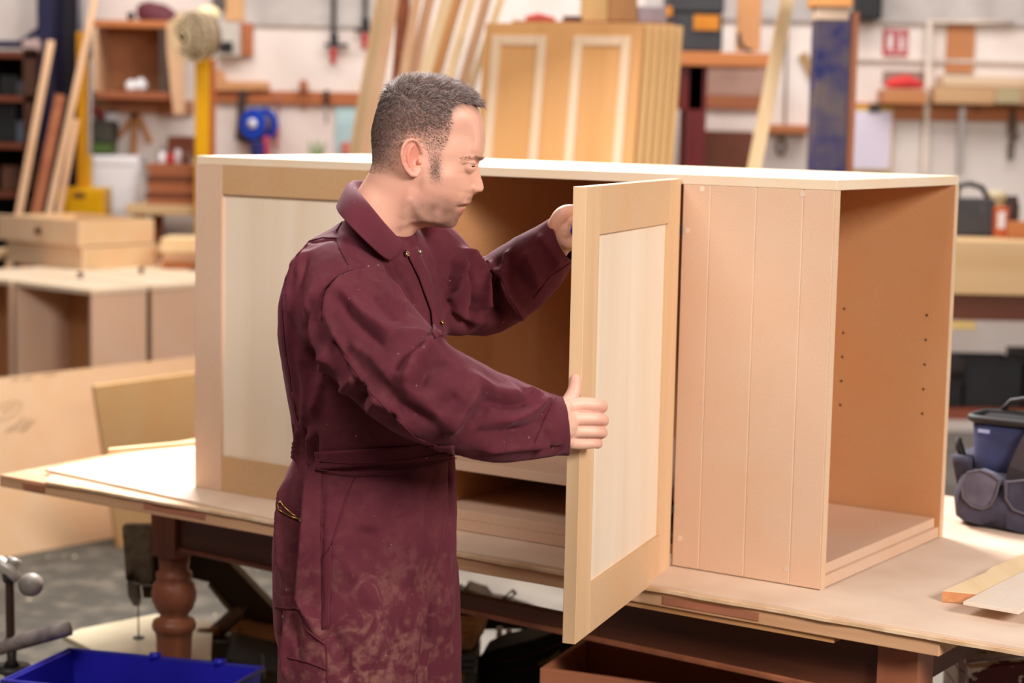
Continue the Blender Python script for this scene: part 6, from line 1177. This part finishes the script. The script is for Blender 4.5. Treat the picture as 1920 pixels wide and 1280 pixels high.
m = MB().add([pw(430, 1180, .0), pw(545, 1205, .02), pw(560, 1172, .12), pw(470, 1158, .12), pw(450, 1162, .06), pw(430, 1186, .0), pw(545, 1211, .02), pw(560, 1178, .12), pw(470, 1164, .12), pw(450, 1168, .06)], [(0, 1, 2, 3, 4), (9, 8, 7, 6, 5), (0, 5, 6, 1), (1, 6, 7, 2), (2, 7, 8, 3), (3, 8, 9, 4), (4, 9, 5, 0)]); ob('cover', m, flat('tan dusty cover', (186, 146, 102), .8), t, world=True, bev=.003)
ob('motor_wire', MB().tube([pw(492, 1225, -.03), pw(494, 1250, -.03), pw(496, 1272, -.03)], .003, 6), STEEL, t, world=True, smooth=True)
q = pw(330, 1100); ob('stand', MB().box((q.x-.1, q.y+.03, 0), (q.x+.25, q.y+.22, zp-.015)), DG, t, world=True, bev=.006)
# ---- clamp in the left foreground
Yc_ = 4.05; t = thing('pipe_clamp', 'old iron pipe clamp with a ball handle at the bottom left', 'clamp', Matrix.Translation((pt(18, 1200, Yc_).x, Yc_, 0)))
IR = mat('worn iron', (150, 140, 130), (96, 86, 80), ns=40, rough=.45, metal=.5)
m = MB(); a, b = pt(18, 1084, Yc_), pt(20, 1200, Yc_); m.tube([a, b], .0085, 12)
for k in range(22): p = a.lerp(b, (k+.5)/22); m.tube([p-Vector((0, 0, .0008)), p+Vector((0, 0, .0012))], .0105, 12)
ob('screw', m, flat('brown thread', (96, 72, 60), .5, .5), t, world=True, smooth=False)
m = MB().tube([pt(-25, 1058, Yc_+.02), pt(0, 1056, Yc_), pt(18, 1068, Yc_-.004), pt(34, 1086, Yc_-.01)], [.014, .017, .015, .011], 12); m.tube([pt(14, 1050, Yc_), pt(38, 1056, Yc_)], [.010, .007], 10); ob('head_casting', m, flat('white worn casting', (190, 180, 168), .4, .3), t, world=True, smooth=True)
m = MB(); m.tube([pt(18, 1066, Yc_), pt(18, 1090, Yc_)], [.017, .014], 12); ob('nut', m, DSTEEL, t, world=True, smooth=True)
ob('ball_handle', blob(pt(58, 1096, Yc_-.015), (.0265, .0265, .0255), 24, 16), mat('worn ball', (186, 174, 160), (70, 64, 60), ns=7, rough=.4), t, world=True, smooth=True, label='worn round ball handle')
ob('pipe', MB().tube([pt(-60, 1228, Yc_), pt(20, 1207, Yc_), pt(90, 1188, Yc_), pt(132, 1178, Yc_)], [.017, .0175, .0175, .015], 14), mat('worn iron pipe', (150, 136, 130), (110, 98, 94), ns=40, rough=.5), t, world=True, smooth=True)
ob('foot', MB().tube([pt(22, 1200, Yc_), pt(22, 1236, Yc_), pt(22, 1248, Yc_)], [.011, .010, .018], 12), DSTEEL, t, world=True, smooth=True)
q = pt(22, 1248, Yc_); ob('stand', MB().lathe([(.16, 0), (.16, .012), (.02, .03), (.016, q.z-.02), (.04, q.z-.008), (.04, q.z)], (q.x, q.y, 0), 20), DSTEEL, t, world=True, smooth=True)
# ---- under the table, seen between the man and the open door
us = thing('under_shelf', 'low shelf board on blocks under the workbench', 'shelf', CB @ Matrix.Translation((.95, .45, -.85)))
m = MB().box((.42, .36, -.62), (1.30, .80, -.60), CB); ob('board', m, flat('shelf ply', (150, 110, 76), .7), us, world=True)
for x_ in (.46, 1.26):
    for y_ in (.4, .75): ob('block', MB().box((x_-.03, y_-.03, -.85), (x_+.03, y_+.03, -.6205), CB), REDW, us, world=True)
zsf = .2505
Yu = 4.25
def ubox(px0, px1, pyt, Y, d, z0=zsf): return MB().box((xat(px0, 1220, Y), Y, z0), (xat(px1, 1220, Y), Y+d, zat((px0+px1)/2, pyt, Y)))
t = thing('tool_chest', 'dark grey plastic tool chest under the workbench beside the man', 'toolbox', Matrix.Translation((xat(860, 1240, Yu), Yu+.08, zsf)))
ob('box', ubox(800, 893, 1262, Yu, .18), GREYP, t, world=True, bev=.004); zt_ = zat(846, 1262, Yu)+.0005; z3 = zat(846, 1222, Yu)
for k in range(3): ob('ledge', MB().box((xat(796-2*k, 1220, Yu), Yu-.004-.003*k, zt_+(z3-zt_)*k/3), (xat(890+3*k, 1220, Yu), Yu+.185, zt_+(z3-zt_)*(k+.82)/3)), GREYP, t, world=True, bev=.002)
ob('catch', MB().box((xat(856, 1270, Yu), Yu-.006, zat(860, 1278, Yu)), (xat(872, 1270, Yu), Yu-.0005, zat(860, 1262, Yu))), flat('olive brass', (130, 112, 50), .4), t, world=True)
zl = z3+.001
m = loft([[(xat(805, 1200, Yu)+.0, Yu+.01, zl), (xat(885, 1200, Yu), Yu+.01, zl), (xat(905, 1200, Yu), Yu+.15, zl), (xat(805, 1200, Yu), Yu+.16, zl)], [(xat(805, 1200, Yu), Yu+.01, zl+.025), (xat(888, 1200, Yu), Yu+.02, zl+.03), (xat(915, 1200, Yu), Yu+.15, zl+.045), (xat(805, 1200, Yu), Yu+.16, zl+.045)]], Matrix()); solo('foam_block', m, mat('worn foam', (190, 154, 112), (150, 116, 82), ns=30, rough=.9), 'worn tan foam block lying on the dark tool chest', 'block', bev=.006)
t = thing('tool_holdall', 'black open tool holdall full of tools under the workbench', 'bag', Matrix.Translation((xat(1000, 1250, Yu), Yu+.2, zsf)))
P0 = [pt(x_, y_, Yu+.10) for x_, y_ in ((898, 1290), (898, 1232), (930, 1216), (1000, 1200), (1050, 1182), (1090, 1188), (1110, 1290))]
m = MB().add(P0+[p+Vector((.02, .14, 0)) for p in P0], [tuple(range(7)), tuple(range(7, 14))[::-1]]+[(i, (i+1) % 7, 7+(i+1) % 7, 7+i) for i in range(7)]); ob('body', m, flat('black canvas', (18, 16, 16), .8), t, world=True, bev=.006)
ob('base', MB().box((P0[0].x, P0[0].y, zsf), (P0[6].x, P0[0].y+.14, P0[0].z)), flat('black canvas', (18, 16, 16), .8), t, world=True)
for pl in ([(905, 1240), (960, 1238), (1010, 1222), (1060, 1202)], [(925, 1262), (985, 1254), (1040, 1236)]): ob('piping', MB().tube([pt(x_, y_, Yu+.097) for x_, y_ in pl], .0025, 6), flat('dark red piping', (70, 30, 20), .7), t, world=True, smooth=True)
ob('strap', MB().tube([pt(1010, 1245, Yu+.09), pt(1030, 1236, Yu+.09), pt(1050, 1220, Yu+.09)], .005, 6), flat('olive strap', (110, 92, 40), .6), t, world=True, smooth=True)
Q = [pt(x_, y_, Yu+.34) for x_, y_ in ((850, 1290), (850, 1120), (862, 1112), (870, 1118), (878, 1106), (900, 1113), (912, 1116), (922, 1130), (950, 1135), (1000, 1152), (1012, 1160), (1012, 1180), (900, 1180), (900, 1290))]
n_ = len(Q); m = MB().add(Q+[p+Vector((0, .10, 0)) for p in Q], [tuple(range(n_)), tuple(range(n_, 2*n_))[::-1]]+[(i, (i+1) % n_, n_+(i+1) % n_, n_+i) for i in range(n_)])
t = thing('tool_tray', 'black tray of tools behind the table rail, a slotted steel bar sticking out', 'tray', Matrix.Translation((Q[0].x+.06, Q[0].y+.05, zsf)))
m.box((Q[0].x, Q[0].y, zsf), (Q[-1].x, Q[0].y+.1, Q[0].z)); ob('body', m, BLK, t, world=True)
a, b = pt(925, 1142, Yu+.33), pt(966, 1108, Yu+.33); M = board_M(a, b); L_ = (b-a).length; w_ = .0075
ob('slotted_bar', MB().box((-w_, 0, 0), (w_, .003, L_*.62), M).box((-w_, 0, L_*.62), (-w_*.5, .003, L_*.9), M).box((w_*.5, 0, L_*.62), (w_, .003, L_*.9), M).box((-w_, 0, L_*.9), (w_, .003, L_), M), flat('dark bar', (60, 44, 36), .5, .3), t, world=True)
for (x_, y_) in ((966, 1140), (990, 1150)): ob('pin', MB().tube([pt(x_, y_-6, Yu+.33), pt(x_, y_+5, Yu+.33)], .002, 6), WHITE, t, world=True)
for i, x_ in enumerate((934, 952, 976, 994)):
    y0_, y1_ = 1176+i*4, 1218-i*3; m = MB(); P = [pt(x_-6, y1_, Yu+.28), pt(x_+4, y1_, Yu+.28), pt(x_+8, y0_, Yu+.28), pt(x_-3, y0_, Yu+.28)]; P[0].z = P[1].z = zsf; m.add(P+[p+Vector((0, .012, 0)) for p in P], [(0,3,2,1),(4,5,6,7),(0,1,5,4),(1,2,6,5),(2,3,7,6),(3,0,4,7)])
    simple('paper_roll', m, WHITE, f"upright white strip between the black tools under the table, {['leftmost','second from left','third from left','rightmost'][i]}", 'strip', 'white strips under the table', bev=.003)
# reddish crate below the open door
Yq = 3.72; zq = zat(1150, 1240, Yq); c0 = ptz(1012, 1252, zq); c1 = ptz(1290, 1290, zq); dx_ = (c1-c0).normalized(); dy_ = Vector((-dx_.y, dx_.x, 0)); M = Matrix(((dx_.x, dy_.x, 0, c0.x), (dx_.y, dy_.y, 0, c0.y), (0, 0, 1, 0), (0, 0, 0, 1)))
t = thing('wooden_crate', 'reddish open wooden crate under the open door', 'crate', M); wq, dq, tq = .62, .25, .012; RC = wood('reddish ply', (176, 112, 80), (156, 92, 62), 'x', 9)
for nm, lo, hi in (('front', (0, 0, .0), (wq, tq, zq)), ('rear', (0, dq-tq, .0), (wq, dq, zq)), ('side', (0, tq, .0), (tq, dq-tq, zq)), ('side', (wq-tq, tq, .0), (wq, dq-tq, zq)), ('base', (tq, tq, .02), (wq-tq, dq-tq, .03))): ob(nm, MB().box(lo, hi), RC, t, bev=.002)
# ---- right bottom corner: white bracket, tins and a peeling red board under the sheet overhang
Yv = 3.75; PW_ = mat('chipped white paint', (214, 204, 200), (180, 166, 160), ns=12, rough=.5)
t = thing('white_machine', 'white painted machine stand with a round column under the right end of the worktop', 'machine', Matrix.Translation((xat(1860, 1230, Yv), Yv+.2, 0)))
def vpoly(poly, Y, d, name, mt, bev=.004):
    P = [pt(x_, y_, Y) for x_, y_ in poly]; n_ = len(P); ob(name, MB().add(P+[p+Vector((0, d, 0)) for p in P], [tuple(range(n_)), tuple(range(n_, 2*n_))[::-1]]+[(i, (i+1) % n_, n_+(i+1) % n_, n_+i) for i in range(n_)]), mt, t, world=True, bev=bev)
vpoly([(1797, 1226), (1820, 1230), (1822, 1264), (1797, 1252)], Yv+.12, .14, 'box', PW_); vpoly([(1797, 1253), (1822, 1265), (1900, 1250), (1990, 1250), (1990, 1290), (1797, 1290)], Yv+.14, .14, 'body', PW_)
vpoly([(1816, 1204), (1824, 1212), (1852, 1224), (1862, 1200), (1886, 1200), (1874, 1238), (1860, 1244), (1812, 1224)], Yv+.05, .04, 'bracket', flat('grey white bracket', (176, 166, 160), .5))
ob('column', MB().tube([pt(1866, 1193, Yv+.03), pt(1866, 1238, Yv+.03)], .016, 16), PW_, t, world=True, smooth=True); vpoly([(1874, 1242), (1912, 1222), (1914, 1226), (1900, 1240)], Yv+.06, .03, 'fin', PW_)
q = pt(1797, 1290, Yv+.14); ob('stand', MB().box((q.x, q.y+.001, 0), (q.x+.3, q.y+.139, q.z-.0005)), PW_, t, world=True)
t = thing('peeling_board', 'dark red board with peeling white paint in the bottom right corner', 'board', Matrix.Translation((xat(1870, 1280, Yv), Yv-.03, 0)))
q0_, q1_ = pt(1818, 1252, Yv-.05), pt(1995, 1236, Yv-.05)
m = MB().add([(q0_.x, q0_.y, 0), (q1_.x, q1_.y, 0), (q1_.x, q1_.y, q1_.z), (q0_.x, q0_.y, q0_.z), (q0_.x, q0_.y+.03, 0), (q1_.x, q1_.y+.03, 0), (q1_.x, q1_.y+.03, q1_.z), (q0_.x, q0_.y+.03, q0_.z)], [(0,1,2,3),(7,6,5,4),(0,4,5,1),(1,5,6,2),(2,6,7,3),(3,7,4,0)])
ob('board', m, mat('peeling red and white', (222, 208, 192), (86, 20, 22), ns=26, rough=.5, ramp=(.47, .50), detail=5), t, world=True, bev=.002)
ob('top_rail', MB().tube([q0_+Vector((0, .04, .006)), q1_+Vector((0, .04, .006))], .008, 8), PW_, t, world=True, smooth=True)
